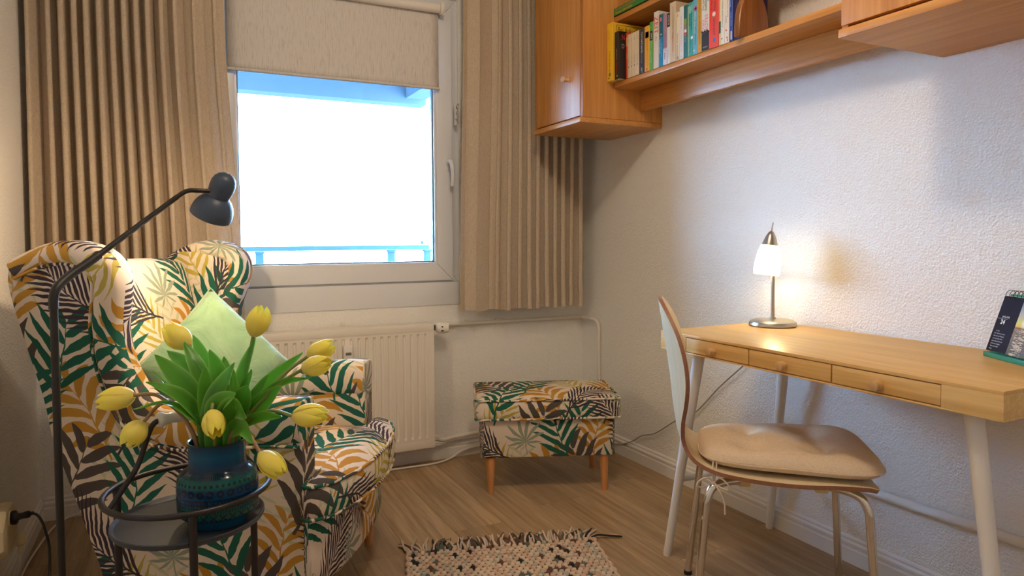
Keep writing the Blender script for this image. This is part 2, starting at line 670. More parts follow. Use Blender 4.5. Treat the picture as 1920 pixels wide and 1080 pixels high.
OAK_DARK = wood('oak_edge_band', (0.36, 0.125, 0.026), (0.46, 0.18, 0.04), 2, 0.4, 95, stretch=0.035)
BAMBOO = wood('bamboo_lengthwise', (0.62, 0.345, 0.100), (0.84, 0.54, 0.205), 1, 0.38, 120, stretch=0.03, coat=0.15)
KNOBW = wood('bamboo_knob', (0.54, 0.31, 0.13), (0.68, 0.43, 0.20), 2, 0.45, 120, stretch=0.1)
BEECH = wood('beech_leg', (0.50, 0.20, 0.065), (0.64, 0.30, 0.115), 2, 0.42, 70, stretch=0.07)
BIRCH = wood('birch_plywood_face', (0.68, 0.55, 0.36), (0.78, 0.66, 0.46), 2, 0.42, 60, stretch=0.05, bmp=.05)
WALNUT = wood('oiled_dark_wood', (0.14, 0.046, 0.012), (0.32, 0.125, 0.036), 2, 0.28, 55, stretch=0.08, coat=0.3)


def ply_edge():
    m, nt, b = mat('plywood_edge')
    v = coord(nt, 'Object', (1, 1, 1))
    c = mixc(nt, noise(nt, v, 120, 2), (0.20, 0.080, 0.035), (0.34, 0.15, 0.07))
    nt.links.new(c, b.inputs['Base Color'])
    b.inputs['Roughness'].default_value = .5
    return m


PLYEDGE = ply_edge()


def linen(name, c1, c2, trans, rough=.9):
    m, nt, b = mat(name)
    v = coord(nt, 'Object', (1, 1, .12))
    v2 = coord(nt, 'Object', (.2, .2, 1))
    n1 = noise(nt, v, 420, 3, .7)
    n2 = noise(nt, v2, 520, 3, .7)
    f = M(nt, 'ADD', M(nt, 'MULTIPLY', n1, .5), M(nt, 'MULTIPLY', n2, .5))
    mr = N(nt, 'ShaderNodeMapRange')
    mr.inputs[1].default_value = .38
    mr.inputs[2].default_value = .62
    nt.links.new(f, mr.inputs[0])
    col = mixc(nt, mr.outputs[0], c1, c2)
    nt.links.new(col, b.inputs['Base Color'])
    b.inputs['Roughness'].default_value = rough
    b.inputs['Specular IOR Level'].default_value = .1
    bump(nt, b, f, .3, .0008)
    if trans:
        tr = N(nt, 'ShaderNodeBsdfTranslucent')
        nt.links.new(col, tr.inputs[0])
        mx = N(nt, 'ShaderNodeMixShader')
        mx.inputs[0].default_value = trans
        nt.links.new(b.outputs[0], mx.inputs[1])
        nt.links.new(tr.outputs[0], mx.inputs[2])
        out = [n for n in nt.nodes if n.type == 'OUTPUT_MATERIAL'][0]
        nt.links.new(mx.outputs[0], out.inputs[0])
    return m


CURTAIN = linen('sand_linen_curtain', (0.49, 0.395, 0.295), (0.66, 0.555, 0.43), 0.09)


def blind_cloth():
    m, nt, b = mat('streaked_blind_cloth')
    v = coord(nt, 'Object', (1, 1, .09))
    n1 = noise(nt, v, 210, 4, .75)
    mr = N(nt, 'ShaderNodeMapRange')
    mr.inputs[1].default_value = .32
    mr.inputs[2].default_value = .5
    nt.links.new(n1, mr.inputs[0])
    col = mixc(nt, mr.outputs[0], (0.52, 0.49, 0.46), (0.69, 0.67, 0.65))
    nt.links.new(col, b.inputs['Base Color'])
    b.inputs['Roughness'].default_value = .9
    b.inputs['Specular IOR Level'].default_value = .1
    return m


BLIND = blind_cloth()


def clear_glass():
    m = bpy.data.materials.new('window_glass')
    m.use_nodes = True
    nt = m.node_tree
    nt.nodes.clear()
    out = nt.nodes.new('ShaderNodeOutputMaterial')
    tr = nt.nodes.new('ShaderNodeBsdfTransparent')
    tr.inputs[0].default_value = (.97, .985, 1, 1)
    gl = nt.nodes.new('ShaderNodeBsdfGlossy')
    gl.inputs['Roughness'].default_value = .02
    fr = nt.nodes.new('ShaderNodeFresnel')
    fr.inputs[0].default_value = 1.25
    mx = nt.nodes.new('ShaderNodeMixShader')
    nt.links.new(fr.outputs[0], mx.inputs[0])
    nt.links.new(tr.outputs[0], mx.inputs[1])
    nt.links.new(gl.outputs[0], mx.inputs[2])
    nt.links.new(mx.outputs[0], out.inputs[0])
    return m


GLASS = clear_glass()
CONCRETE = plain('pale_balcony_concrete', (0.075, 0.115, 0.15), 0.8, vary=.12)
ASPHALT = plain('grey_street', (.06, .06, .06), .9)
RAILM = plain('galvanised_rail', (0.050, 0.095, 0.135), 0.7, 0.0, spec=.05, vary=.2)
FABRIC = palm_fabric('palm_print_linen')
FABRIC2 = palm_fabric('palm_print_linen_footstool', 0.0, (0.13, 0.27))

# ------------------------------------------------------------------ room shell
W, RH, BACK = 2.375, 2.5, -3.7

b = MB()
b.box((-W - .1, BACK - .1, -.06), (.1, .14, -.009))
floor = tag(b.build('floor', plain('floor_underlay', (.03, .022, .015), .9), smooth=False), kind='structure')
pw, pl = .1905, 1.285
cache = {}
for i in range(13):
    x0 = -W + i * pw
    x1 = min(x0 + pw, 0)
    if x1 - x0 < .02:
        continue
    y1 = 0.0
    first = ((i * .47 + .33) % 1.0) * pl
    ys = [0.0]
    y = -first
    while y > BACK:
        ys.append(y)
        y -= pl
    ys.append(BACK)
    for a, c in zip(ys, ys[1:]):
        ln = a - c
        if ln < .03:
            continue
        key = (round(x1 - x0, 3), round(ln, 3))
        if key not in cache:
            m_ = MB()
            hx, hy = (x1 - x0) / 2 - .0003, ln / 2 - .0004
            m_.box((-hx, -hy, -.008), (hx, hy, 0))
            o = m_.build('plank', FLOORW, floor, bevel=.0009, bseg=1, ang=30)
            cache[key] = o
        else:
            o = dup(cache[key], 'plank', floor)
        o.location = ((x0 + x1) / 2, (a + c) / 2, 0)


def structure(name, boxes, m):
    q = MB()
    for lo, hi in boxes:
        q.box(lo, hi)
    o = q.build(name, m, smooth=False, recalc=False)
    return tag(o, kind='structure')


OX0, OX1, OZ0, OZ1 = -1.79, -.690, .735, 2.16
wall_back = structure('wall_back', [((-W - .1, 0, -.06), (OX0, .14, RH)), ((OX1, 0, -.06), (.1, .14, RH)), ((OX0, 0, -.06), (OX1, .14, OZ0)), ((OX0, 0, OZ1), (OX1, .14, RH))], WALL)
structure('wall_right', [((0, BACK, -.06), (.1, 0, RH))], WALL)
structure('wall_left', [((-W - .1, BACK, -.06), (-W, 0, RH))], WALL)
structure('wall_front', [((-W - .1, BACK - .1, -.06), (.1, BACK, RH))], WALL)
structure('ceiling', [((-W - .1, BACK - .1, RH), (.1, .14, RH + .08))], CEIL)

BBP = [(0, 0), (.0125, 0), (.0125, .046), (.0102, .049), (.0102, .055), (.0122, .0585), (.0122, .0655), (.0066, .072), (.0066, .0785), (.003, .084), (0, .085)]


def baseboard(name, p0, p1, nrm):
    p0, p1, nrm = Vector(p0), Vector(p1), Vector(nrm)
    q = MB()
    P = [[p0 + nrm * d + Vector((0, 0, z)) for d, z in BBP], [p1 + nrm * d + Vector((0, 0, z)) for d, z in BBP]]
    q.grid(P)
    q.ngon(P[0])
    q.ngon(P[1])
    return tag(q.build(name, TRIM, ang=20), kind='structure')


baseboard('baseboard_right', (0, BACK, 0), (0, -.0, 0), (-1, 0, 0))
baseboard('baseboard_back', (-W + .0125, 0, 0), (-.0125, 0, 0), (0, -1, 0))
baseboard('baseboard_left', (-W, BACK, 0), (-W, 0, 0), (1, 0, 0))

# ------------------------------------------------------------------ window
win = MB()


def frame_bars(q, x0, x1, z0, z1, w, y0, y1):
    """four mitred bars of a frame"""
    for a, c, d, e in (((x0, z0), (x1, z0), (x1 - w, z0 + w), (x0 + w, z0 + w)), ((x1, z0), (x1, z1), (x1 - w, z1 - w), (x1 - w, z0 + w)),
                       ((x1, z1), (x0, z1), (x0 + w, z1 - w), (x1 - w, z1 - w)), ((x0, z1), (x0, z0), (x0 + w, z0 + w), (x0 + w, z1 - w))):
        n = len(q.v)
        g_ = .0004
        cx = (a[0] + c[0] + d[0] + e[0]) / 4
        cz = (a[1] + c[1] + d[1] + e[1]) / 4
        pts = [(cx + (p[0] - cx) * (1 - g_ * 2), cz + (p[1] - cz) * (1 - g_ * 2)) for p in (a, c, d, e)]
        q.v += [(px, y0, pz) for px, pz in pts] + [(px, y1, pz) for px, pz in pts]
        for f_ in ((0, 1, 2, 3), (7, 6, 5, 4), (0, 4, 5, 1), (1, 5, 6, 2), (2, 6, 7, 3), (3, 7, 4, 0)):
            q.face([n + k for k in f_])


frame_bars(win, OX0, OX1, .838, OZ1, .060, .012, .085)
window = tag(win.build('window_1', UPVC, bevel=.002, ang=30), kind='structure')
q = MB()
SX0, SX1, SZ0, SZ1 = -1.752, -.7275, .846, 2.122
frame_bars(q, SX0, SX1, SZ0, SZ1, .078, -.010, .03)
q.build('sash', UPVC, window, bevel=.003, ang=30)
q = MB()
frame_bars(q, SX0 + .077, SX1 - .077, SZ0 + .077, SZ1 - .077, .010, -.002, .03)
q.build('glazing_bead', UPVC, window, bevel=.002, ang=30)
q = MB()
frame_bars(q, SX0 + .0865, SX1 - .0865, SZ0 + .0865, SZ1 - .0865, .0055, .010, .03)
q.build('gasket', GASKET, window, smooth=False)
boxo('pane', (SX0 + .085, .016, SZ0 + .085), (SX1 - .085, .020, SZ1 - .085), GLASS, window, 0)
boxo('pane', (SX0 + .085, .040, SZ0 + .085), (SX1 - .085, .044, SZ1 - .085), GLASS, window, 0)
sp = boxo('sill_panel', (OX0, -.006, .730), (OX1 + .004, .05, .8375), UPVC, window, .003)
hd = MB()
hd.pad([(.011 * cos(t) * 1.0, .034 * sin(t)) for t in [2 * pi * k / 20 for k in range(20)]], [(0, 0), (0, .005), (.002, .007)], lambda a, c, d: (-.752 + a, -.010 - d, 1.392 + c))
h0 = hd.build('handle_rosette', UPVC, window)
hd = MB()
hd.tube(spline([(-.752, -.015, 1.397), (-.752, -.040, 1.399), (-.748, -.052, 1.392), (-.743, -.055, 1.36), (-.741, -.052, 1.315), (-.742, -.046, 1.285)], 6), [.010] * 7 + [.0105] * 12 + [.009] * 12, 12)
hd.build('window_handle', UPVC, window)

# balcony outside
slab = structure('ceiling_balcony', [((-2.9, .15, 2.075), (-.30, 1.32, 2.20)), ((-2.9, 1.20, 1.905), (-.425, 1.32, 2.08)), ((-.560, .15, 1.938), (-.43, 1.25, 2.08))], CONCRETE)
structure('floor_balcony', [((-2.9, .15, -.22), (-.30, 1.32, -.06))], CONCRETE)
structure('ground_street', [((-120, 1.5, -11.2), (120, 160, -11))], ASPHALT)
rail = empty('balcony_railing', (-1.2, 1.22, 0), 0, 'blue grey metal balcony railing outside the window', 'railing')
boxo('top_rail', (-1.7, -.025, .975), (.785, .025, 1.003), RAILM, rail, .003)
for px in (-.256, .536, .778, -1.048):
    q = MB()
    q.box((px - .022, -.012, -.3), (px + .022, .012, .974))
    q.box((px - .026, -.022, .962), (px + .026, .022, .974))
    q.build('post', RAILM, rail, bevel=.002)
boxo('bottom_rail', (-1.7, -.02, .10), (.785, .02, .14), RAILM, rail, .003)
q = MB()
q.box((.740, .0, 1.008), (.752, .02, 1.03))
q.build('clamp', RAILM, rail)

# ------------------------------------------------------------------ roller blind
bl = empty('roller_blind', (-1.245, -.05, 2.09), 0, 'off white streaky roller blind half lowered over the window', 'blind')
q = MB()
q.tube([(-.47, 0, 0), (.445, 0, 0)], .021, 24)
q.build('roller_tube', WHITEP, bl)
q = MB()
rows = 14
P = []
for r in range(rows + 1):
    z = lerp(.0, -.355, r / rows)
    P.append([(lerp(-.455, .447, c / 20), .0195 + .0012 * sin(c * 1.3) * (r / rows), z) for c in range(21)])
q.grid(P)
q.build('cloth', BLIND, bl, solid=.0012)
q = MB()
q.tube([(-.457, .0195, -.358), (.4505, .0195, -.358)], .0065, 12)
hb = q.build('bottom_bar', BLIND, bl)
q = MB()
q.lathe([(0, 0), (.024, 0), (.027, .003), (.027, .014), (.022, .017), (0, .018)], 24, (1, 0, 0), (.447, 0, 0))
q.box((.458, -.012, -.030), (.468, .040, .028))
q.build('end_bracket', WHITEP, bl, bevel=.001)
q = MB()
for k in range(60):
    a = k / 60 * 2 * pi
    q.lathe([(0, -.0022), (.0016, -.0016), (.0022, 0), (.0016, .0016), (0, .0022)], 6, None, (.528 + .006 * sin(a * 3), -.004 + .004 * cos(a * 5), -.470 + .038 * cos(a) + .010 * sin(a * 4)))
q.build('bead_chain', GREYCORD, bl)
q = MB()
q.box((.524, .004, -.520), (.534, .030, -.425))
q.build('chain_holder', UPVC, bl, bevel=.003)


# ------------------------------------------------------------------ curtains
def curtain(name, label, knots, z0, z1, amp, edge0, edge1, yc, fold_phase):
    """knots: (u, folds so far, depth of fold) — folds bunch up or spread along the rail"""
    o = empty(name, (0, 0, 0), 0, label, 'curtain')
    nu, nz = 460, 22
    q = MB()

    def kn(u, i):
        for a, c in zip(knots, knots[1:]):
            if u <= c[0]:
                return lerp(a[i], c[i], (u - a[0]) / (c[0] - a[0]))
        return knots[-1][i]

    P, UV, P2 = [], [], []
    for r in range(nz + 1):
        h = r / nz
        z = lerp(z0, z1, h)
        row, ur = [], []
        for c in range(nu + 1):
            u = c / nu
            ph = kn(u, 1) * 2 * pi + fold_phase
            dp = kn(u, 2) * amp
            wv = .35 * sin(u * 23 + h * 1.7) * (1 - h)
            ph2 = ph + wv
            x = lerp(edge0(h), edge1(h), u)
            pitch = (edge1(h) - edge0(h)) / max(1, knots[-1][1])
            x += -.30 * pitch * sin(2 * ph2) * min(1, dp / .02)
            y = yc + dp * cos(ph2) * (1 + .18 * sin(u * 41 + 2 * h)) + .006 * sin(u * 9 + h * 3)
            row.append((x, y, z + .004 * sin(u * 30) * (1 - h)))
        P.append(row)
    q.grid(P)
    q.build('curtain_cloth', CURTAIN, o, ang=80)
    # stitched hem: a second layer of cloth along the bottom
    q = MB()
    H = []
    for r in range(0, 3):
        zz = z0 + .10 * r / 2
        hh = (zz - z0) / (z1 - z0) * nz
        i0 = int(hh)
        f_ = hh - i0
        H.append([(lerp(P[i0][c][0], P[i0 + 1][c][0], f_), lerp(P[i0][c][1], P[i0 + 1][c][1], f_) - .0022, lerp(P[i0][c][2], P[i0 + 1][c][2], f_)) for c in range(nu + 1)])
    q.grid(H)
    q.build('hem', CURTAIN, o, ang=80)
    # hooks rail glider band at the top
    return o


curtain('curtain', 'long sand coloured linen curtain behind the wing armchair', [(0, 0, 1.15), (.10, 1.1, 1.1), (.62, 9.6, 1.0), (.74, 11.2, .8), (.86, 12.3, .55), (.94, 13.0, .45), (1, 13.6, .35)],
        .705, 2.42, .046, lambda h: -2.352 + .004 * h, lambda h: -1.668 - .052 * sstep(0, .75, h), -.115, 2.6)
curtain('curtain', 'sand coloured linen curtain hanging beside the wooden wall cabinet', [(0, 0, .25), (.05, .7, .6), (.24, 1.5, .30), (.30, 2.2, .7), (.55, 5.2, .8), (.70, 7.2, .9), (1, 11.2, .9)],
        .705, 2.42, .040, lambda h: -.730 + .028 * sstep(0, .8, h), lambda h: -.092 + .006 * h, -.110, 3.3)
cr = empty('curtain_rail', (0, 0, 2.44), 0, 'white curtain rail above the window near the ceiling', 'rail')
boxo('rail_profile', (-2.36, -.13, -.015), (-.02, -.095, .0), WHITEP, cr, .002)
for rx in (-2.2, -1.2, -.2):
    boxo('bracket', (rx - .01, -.12, .0), (rx + .01, -.10, .06), WHITEP, cr, .001)

# ------------------------------------------------------------------ radiator and pipes
rad = empty('radiator', (0, -.03, 0), 0, 'cream panel radiator under the window behind the armchair', 'radiator')
q = MB()
rx0, rx1, rz0, rz1, ry = -1.66, -.866, .105, .655, -.080
prof = []
x = rx0 + .014
prof.append((rx0, 0))
while x < rx1 - .03:
    prof += [(x, 0), (x + .0035, .006), (x + .0105, .006), (x + .014, 0)]
    x += .0335
prof.append((rx1, 0))
zz = [(rz0, 0), (rz0 + .036, 0), (rz0 + .046, 1), (rz1 - .050, 1), (rz1 - .040, 0), (rz1, 0)]
q.grid([[(px, ry + d * k, z) for z, k in zz] for px, d in prof])
q.build('ribbed_front', RADW, rad, ang=25)
boxo('side_cover', (rx1 - .0005, ry, rz0), (rx1 + .004, .0, rz1), RADW, rad, .002)
boxo('top_cover', (rx0, ry - .002, rz1 - .030), (rx1 + .004, .005, rz1 + .003), RADW, rad, .004)
boxo('bottom_edge', (rx0, ry - .001, rz0 - .012), (rx1 + .004, .0, rz0 + .026), RADW, rad, .004)
boxo('rear_panel', (rx0, -.02, rz0), (rx1, -.01, rz1 - .02), RADW, rad, .002)
mt = boxo('heat_meter', (-1.274, ry - .022, .515), (-1.236, ry - .0005, .588), WHITEP, rad, .004)
boxo('meter_display', (-1.267, ry - .0235, .548), (-1.243, ry - .0215, .560), plain('lcd_grey', (.16, .17, .16), .3), mt, 0)
q = MB()
ax = Vector((.93, -.36, -.05))
o0 = Vector((rx1 + .004, -.045, .634))
q.lathe([(0, 0), (.010, 0), (.010, .012), (.0125, .013), (.0125, .022), (0, .022)], 16, (1, 0, 0), o0)
q.build('valve_body', plain('dark_valve_nut', (.10, .095, .09), .4, .6), rad)
q = MB()
o1 = o0 + Vector((.020, 0, 0))
q.lathe([(0, 0), (.017, .0), (.024, .008), (.0265, .018), (.0255, .040), (.022, .056), (.0205, .060), (0, .061)], 28, ax, o1)
vh = q.build('thermostat_head', WHITEP, rad)
for k in range(22):
    a = 2 * pi * k / 22
    z_ = ax.normalized()
    xa = Vector((0, 0, 1)).cross(z_).normalized()
    ya = z_.cross(xa)
    q = MB()
    c_ = o1 + z_ * .0608 + (xa * cos(a) + ya * sin(a)) * .0172
    q.lathe([(0, 0), (.0014, 0), (.0012, .0006), (0, .0007)], 8, ax, c_)
    q.build('scale_dot', BLACK, vh)
for dz, wd in ((.008, .012), (-.010, .016)):
    q = MB()
    z_ = ax.normalized()
    c_ = o1 + z_ * .030 + Vector((-.3, -.9, 0)).normalized() * .0262 + Vector((0, 0, dz))
    q.box(c_ - Vector((wd / 3, .0008, .003)), c_ + Vector((wd / 3, .0008, .003)))
    q.build('scale_mark', BLACK, vh)
q = MB()
q.lathe([(0, 0), (.009, 0), (.009, .006), (0, .007)], 14, (0, -1, 0), (-1.248, .0285, .668))
q.build('bleed_plug', RADW, rad)

pipe = empty('heating_pipe', (0, 0, 0), 0, 'thin painted heating pipe along the wall into the corner above the footstool', 'pipe')
q = MB()
pts = [(-.777, -.011, .6385), (-.765, -.017, .6383), (-.745, -.018, .638)] + [(lerp(-.72, -.05, k / 6), -.018, .637 - .004 * k / 6) for k in range(7)]
pts += [(-.024, -.022, .632), (-.018, -.05, .631), (-.018, -.135, .628), (-.018, -.162, .618), (-.018, -.174, .592), (-.018, -.175, .5), (-.018, -.175, .25), (-.018, -.175, .09), (-.018, -.15, .085)]
q.tube(spline(pts, 5), .0088, 12)
q.build('pipe_run', PIPEW, pipe)
for px in (-.66, -.50):
    boxo('pipe_clip', (px - .010, -.024, .626), (px + .010, .0, .650), PIPEW, pipe, .003)
p2 = empty('heating_pipe', (0, 0, 0), 0, 'white heating pipe leaving the radiator bottom just above the baseboard', 'pipe')
q = MB()
q.tube(spline([(rx1 + .012, -.062, .122), (-.83, -.058, .112), (-.80, -.045, .100), (-.74, -.032, .102), (-.60, -.030, .108), (-.4, -.030, .110), (-.1, -.030, .112), (-.035, -.035, .112)], 6), .0095, 12)
q.build('pipe_run', PIPEW, p2)
q = MB()
q.lathe([(0, 0), (.017, 0), (.017, .016), (.013, .018), (.013, .028), (0, .028)], 6, (1, -.05, -.2), (rx1 + .009, -.062, .125))
q.build('union_nut', PIPEW, p2)
p3 = empty('heating_pipe', (0, 0, 0), 0, 'thick white pipe running along the right wall under the desk', 'pipe')
q = MB()
q.tube(spline([(-.004, -1.16, .243), (-.014, -1.175, .245), (-.0155, -1.25, .246), (-.0155, -1.7, .256), (-.0155, -2.3, .266), (-.0155, -3.2, .28)], 6), .0145, 14)
q.build('pipe_run', LEGW, p3)
for py in (-1.4, -2.45):
    boxo('pipe_clip', (-.02, py - .012, .23), (0, py + .012, .245), LEGW, p3, .002)
fc = MB()
fc.tube(spline([(-1.62, -.04, .009), (-1.25, -.055, .006), (-1.0, -.07, .006), (-.85, -.075, .006), (-.76, -.045, .010), (-.70, -.028, .030), (-.60, -.022, .040), (-.45, -.020, .028), (-.3, -.02, .012), (-.05, -.03, .006)], 7), .0045, 8)
tag(fc.build('cable', PIPEW), 'white cable lying along the foot of the window wall', 'cable')

# ------------------------------------------------------------------ wall cabinets and shelves
PALEKNOB = wood('pale_beech_knob', (0.66, 0.46, 0.27), (0.76, 0.57, 0.36), 2, 0.4, 90)
GAPSHADE = plain('painted_gap_shade', (.03, .018, .01), .8)


def knob(parent, loc, r, ln, m):
    q = MB()
    q.lathe([(0, 0), (r * .62, 0), (r * .55, ln * .25), (r * .60, ln * .55), (r, ln * .80), (r, ln * .93), (r * .8, ln), (0, ln)], 20, (-1, 0, 0), loc)
    return q.build('knob', m, parent)


def cabinet(name, label, y0, y1, z0, z1, dep, doors, gap):
    o = empty(name, (0, 0, z0), 0, label, 'cabinet')
    b_ = lambda n, lo, hi, m, p=o, bv=.0012: boxo(n, lo, hi, m, p, bv)
    H = z1 - z0
    pf = -(dep - .015)
    b_('bottom_board', (-dep, y1, 0), (0, y0, .0225), OAK_H, bv=.005)
    b_('side_panel', (pf, y0 - .018, .0225), (0, y0, H), OAK_V)
    b_('side_panel', (pf, y1, .0225), (0, y1 + .018, H), OAK_V)
    b_('top_board', (pf, y1 + .018, H - .018), (0, y0 - .018, H), OAK_H)
    b_('edge_band', (pf - .0015, y1 + .0002, .023), (pf - .0001, y1 + .0178, H), OAK_DARK, bv=0)
    b_('back_panel', (-.008, y1 + .018, .0225), (-.002, y0 - .018, H - .018), OAK_V)
    b_('inner_shadow_strip', (pf + .02, y1 + .019, .0235), (pf + .03, y0 - .019, .08), GAPSHADE, bv=0)  # dark strip behind the door gap: shade put into the colour
    for a, c, ky in doors:
        d = b_('door', (pf - .004, c, .0225 + gap), (pf + .016, a, H - .02), OAK_V, bv=.002)
        if ky is not None:
            knob(d, (pf - .004, ky, .192), .0135, .032, PALEKNOB)
    return o


cabinet('wall_cabinet', 'oak wall cabinet with one knobbed door in the corner by the curtain', -.248, -.645, 1.512, 2.36, .419, [(-.2485, -.6265, -.536)], .007)
cabinet('wall_cabinet', 'oak wall cabinet high on the right above the desk', -1.8525, -2.80, 1.5287, 2.36, .4257, [(-1.8535, -2.320, None), (-2.325, -2.790, None)], .010)
# shelves between them
for lab, lo, hi in (('lower oak shelf board carrying the row of upright paperbacks', (-.252, -1.8520, 1.6615), (-.001, -.6455, 1.683)),
                    ('upper oak shelf board carrying the flat green game box', (-.252, -1.8520, 1.931), (-.001, -.6455, 1.954)),
                    ('narrow oak valance board hanging on edge beneath the lower shelf', (-.119, -1.8520, 1.577), (-.099, -.6455, 1.6612))):
    tag(boxo('shelf_board', lo, hi, OAK_H, None, .003), lab, 'shelf')

# ------------------------------------------------------------------ books
PAGES = plain('book_pages', (.70, .62, .48), .9)
inks = {}


def ink(c):
    if c not in inks:
        inks[c] = plain('print_ink', c, .6)
    return inks[c]


covers = {}


def book(label, y0, y1, h, xf, c, depth=.125, title=None, tc=(.02, .02, .02), ts=.008, pos=.5, up=True, z=1.683, hard=False, cat='book', group='books on the shelves'):
    """an upright book, spine towards the room; y0 is the side nearer the window"""
    w = y0 - y1
    t = .0022 if hard else .0009
    key = (c, hard)
    if key not in covers:
        covers[key] = plain('book_cover', c, .42 if not hard else .5, vary=.06)
    o = empty('book', (xf, (y0 + y1) / 2, z), 0, label, cat, group)
    q = MB()
    hw = w / 2 - .0003
    q.pad([(0, hw - .0012), (.0010, hw), (depth, hw), (depth, hw - t), (t + .001, hw - t), (t + .001, -hw + t), (depth, -hw + t), (depth, -hw), (.0010, -hw), (0, -hw + .0012)], [(0, 0), (0, h)], lambda a, e, d: (a, e, d))
    q.build('cover', covers[key], o, smooth=False)
    q = MB()
    ov = .003 if hard else .0004
    q.box((t + .0012, -hw + t + .0002, ov), (depth - ov - .001, hw - t - .0002, h - ov))
    q.build('pages', PAGES, o, smooth=False, recalc=False)
    if title:
        for item in (title if isinstance(title, list) else [(title, tc, ts, pos, 0)]):
            tx, col, sz, ps, dy = item
            lettering('title', tx, sz, ink(col), o, (-.0004, dy, ps * h), (0, 0, 1 if up else -1), (0, 1 if up else -1, 0), 'CENTER')
    return o


def spine_patch(o, y0, y1, z0, z1, c):
    q = MB()
    q.box((-.0003, y0, z0), (.0004, y1, z1))
    return q.build('spine_print', ink(c), o, smooth=False)


def spine_disc(o, y, z, r, c, n=14, star=0.0):
    q = MB()
    q.ngon([(-.00045, y + r * (1 - star * (k % 2)) * cos(2 * pi * k / n), z + r * (1 - star * (k % 2)) * sin(2 * pi * k / n)) for k in range(n)])
    return q.build('spine_print', ink(c), o, smooth=False, recalc=False)


K = (.015, .015, .018)
WH = (.80, .79, .76)
RD = (.62, .035, .02)
yb = book('thick yellow hardcover with a title on its front, leftmost on the lower shelf', -.652, -.692, .234, -.292, (.80, .47, .02), .165, [('Bei Ankunft Mord', K, .0115, .34, .001), ('Simone Ahrens', K, .0065, .80, .006)], hard=True)
lettering('front_title', 'Bei Ankunft', .030, ink(K), yb, (.026, -.0204, .207), (1, 0, 0), (0, 0, 1), 'LEFT', .72)
lettering('front_title', 'ndlich ein Krimi', .011, ink(K), yb, (.026, -.0204, .186), (1, 0, 0), (0, 0, 1), 'LEFT', .8)
q = MB()
for lo, hi in (((.020, -.0204, .010), (.0215, -.0195, .226)), ((.020, -.0204, .2248), (.160, -.0195, .226))):
    q.box(lo, hi)
q.build('front_frame_line', ink(K), yb, smooth=False)
spine_disc(yb, .0, .026, .0085, (.22, .18, .12), 12)
spine_disc(yb, .006, .012, .004, K, 10)
q = MB()
q.ngon([(.024, -.0203, .125), (.040, -.0203, .125), (.040, -.0203, .165), (.024, -.0203, .165)])
q.build('front_print', ink((.42, .36, .34)), yb, smooth=False, recalc=False)
bb = book('black paperback with red and white spine lettering beside the yellow hardcover', -.697, -.726, .190, -.286, (.014, .012, .012), .125, [('MANHRIA', RD, .012, .24, -.001), ('Die Mafia-Bibel', (.6, .45, .4), .0075, .52, -.001)])
lettering('front_title', 'N', .030, ink(RD), bb, (.014, -.0149, .165), (1, 0, 0), (0, 0, 1), 'LEFT', .7)
lettering('front_title', 'D', .026, ink((.45, .4, .36)), bb, (.014, -.0149, .130), (1, 0, 0), (0, 0, 1), 'LEFT', .7)
spine_disc(bb, -.003, .012, .004, (.5, .45, .4), 12)
rb = book('thin vermilion paperback between the black one and the cream set', -.7268, -.7405, .184, -.252, (.68, .055, .012), .12, [('Roman', (.8, .5, .2), .008, .5, 0)])
spine_patch(rb, -.005, .0055, .130, .166, (.72, .30, .10))
cn = ['first', 'second', 'third', 'fourth']
ct = ['Buddenb', 'Bekenntnisse', 'Der Zauber', 'Erzaehlungen']
for i in range(4):
    a = -.7412 - i * .0186
    cb = book('slim cream paperback with a black dot, %s of the four matching from the window side' % cn[i], a, a - .0182, .172, -.2545, (.70, .585, .42), .122, [(ct[i], (.25, .2, .15), .0062, .40, 0), ('Band', (.2, .16, .12), .0060, .86, 0)])
    spine_patch(cb, -.0022, .0022, .040, .0445, K)
book('charcoal grey paperback with a white title next to the cream set', -.8165, -.8505, .171, -.2535, (.040, .038, .045), .12, [('TATORTORTE', WH, .0125, .70, 0), ('Das Mordkochbuch', (.6, .6, .6), .0065, .38, 0), ('ART', WH, .012, .07, 0)], up=False)
ob = book('orange paperback with a small blue picture near the top of its spine', -.8512, -.8825, .174, -.2535, (.78, .37, .025), .12, [('Der Lehrer von Venedig  DONNA', (.32, .12, .02), .0088, .36, -.002)])
spine_patch(ob, -.0105, .0105, .128, .152, K)
spine_patch(ob, -.0098, .0070, .130, .150, (.16, .42, .66))
spine_disc(ob, 0, .009, .0045, RD, 12)
gb = book('bright green paperback with a black label around its spine', -.8832, -.9015, .182, -.2535, (.065, .42, .055), .12, [('BRUNO KREUZ  Die Zunge', (.55, .75, .5), .0072, .38, 0), ('ll', K, .010, .93, 0)])
spine_patch(gb, -.0085, .0085, .112, .148, K)
lettering('title', 'FAST', .011, ink(WH), gb, (-.0008, -.003, .130), (0, 0, 1), (0, 1, 0), 'CENTER')
book('very thin salmon pink booklet beside the green paperback', -.9020, -.9090, .183, -.2525, (.70, .22, .17), .12)
zb = book('off white hardcover with a large red word down its spine', -.9095, -.9390, .212, -.2545, (.68, .63, .56), .135, [('ZEIT', RD, .034, .76, .0), ('die', (.35, .25, .2), .016, .52, 0)], up=False, hard=True)
bl2 = book('paperback with a two tone blue spine and white words', -.9395, -.9640, .194, -.2535, (.012, .125, .20), .125)
spine_patch(bl2, -.0118, .0118, .0005, .108, (.010, .235, .48))
lettering('title', 'KAMM BLACK', .0085, ink(WH), bl2, (-.0008, .006, .074), (0, 0, -1), (0, -1, 0), 'CENTER')
lettering('title', 'Das Meer und ich', .0070, ink((.5, .65, .8)), bl2, (-.0008, -.004, .060), (0, 0, -1), (0, -1, 0), 'CENTER')
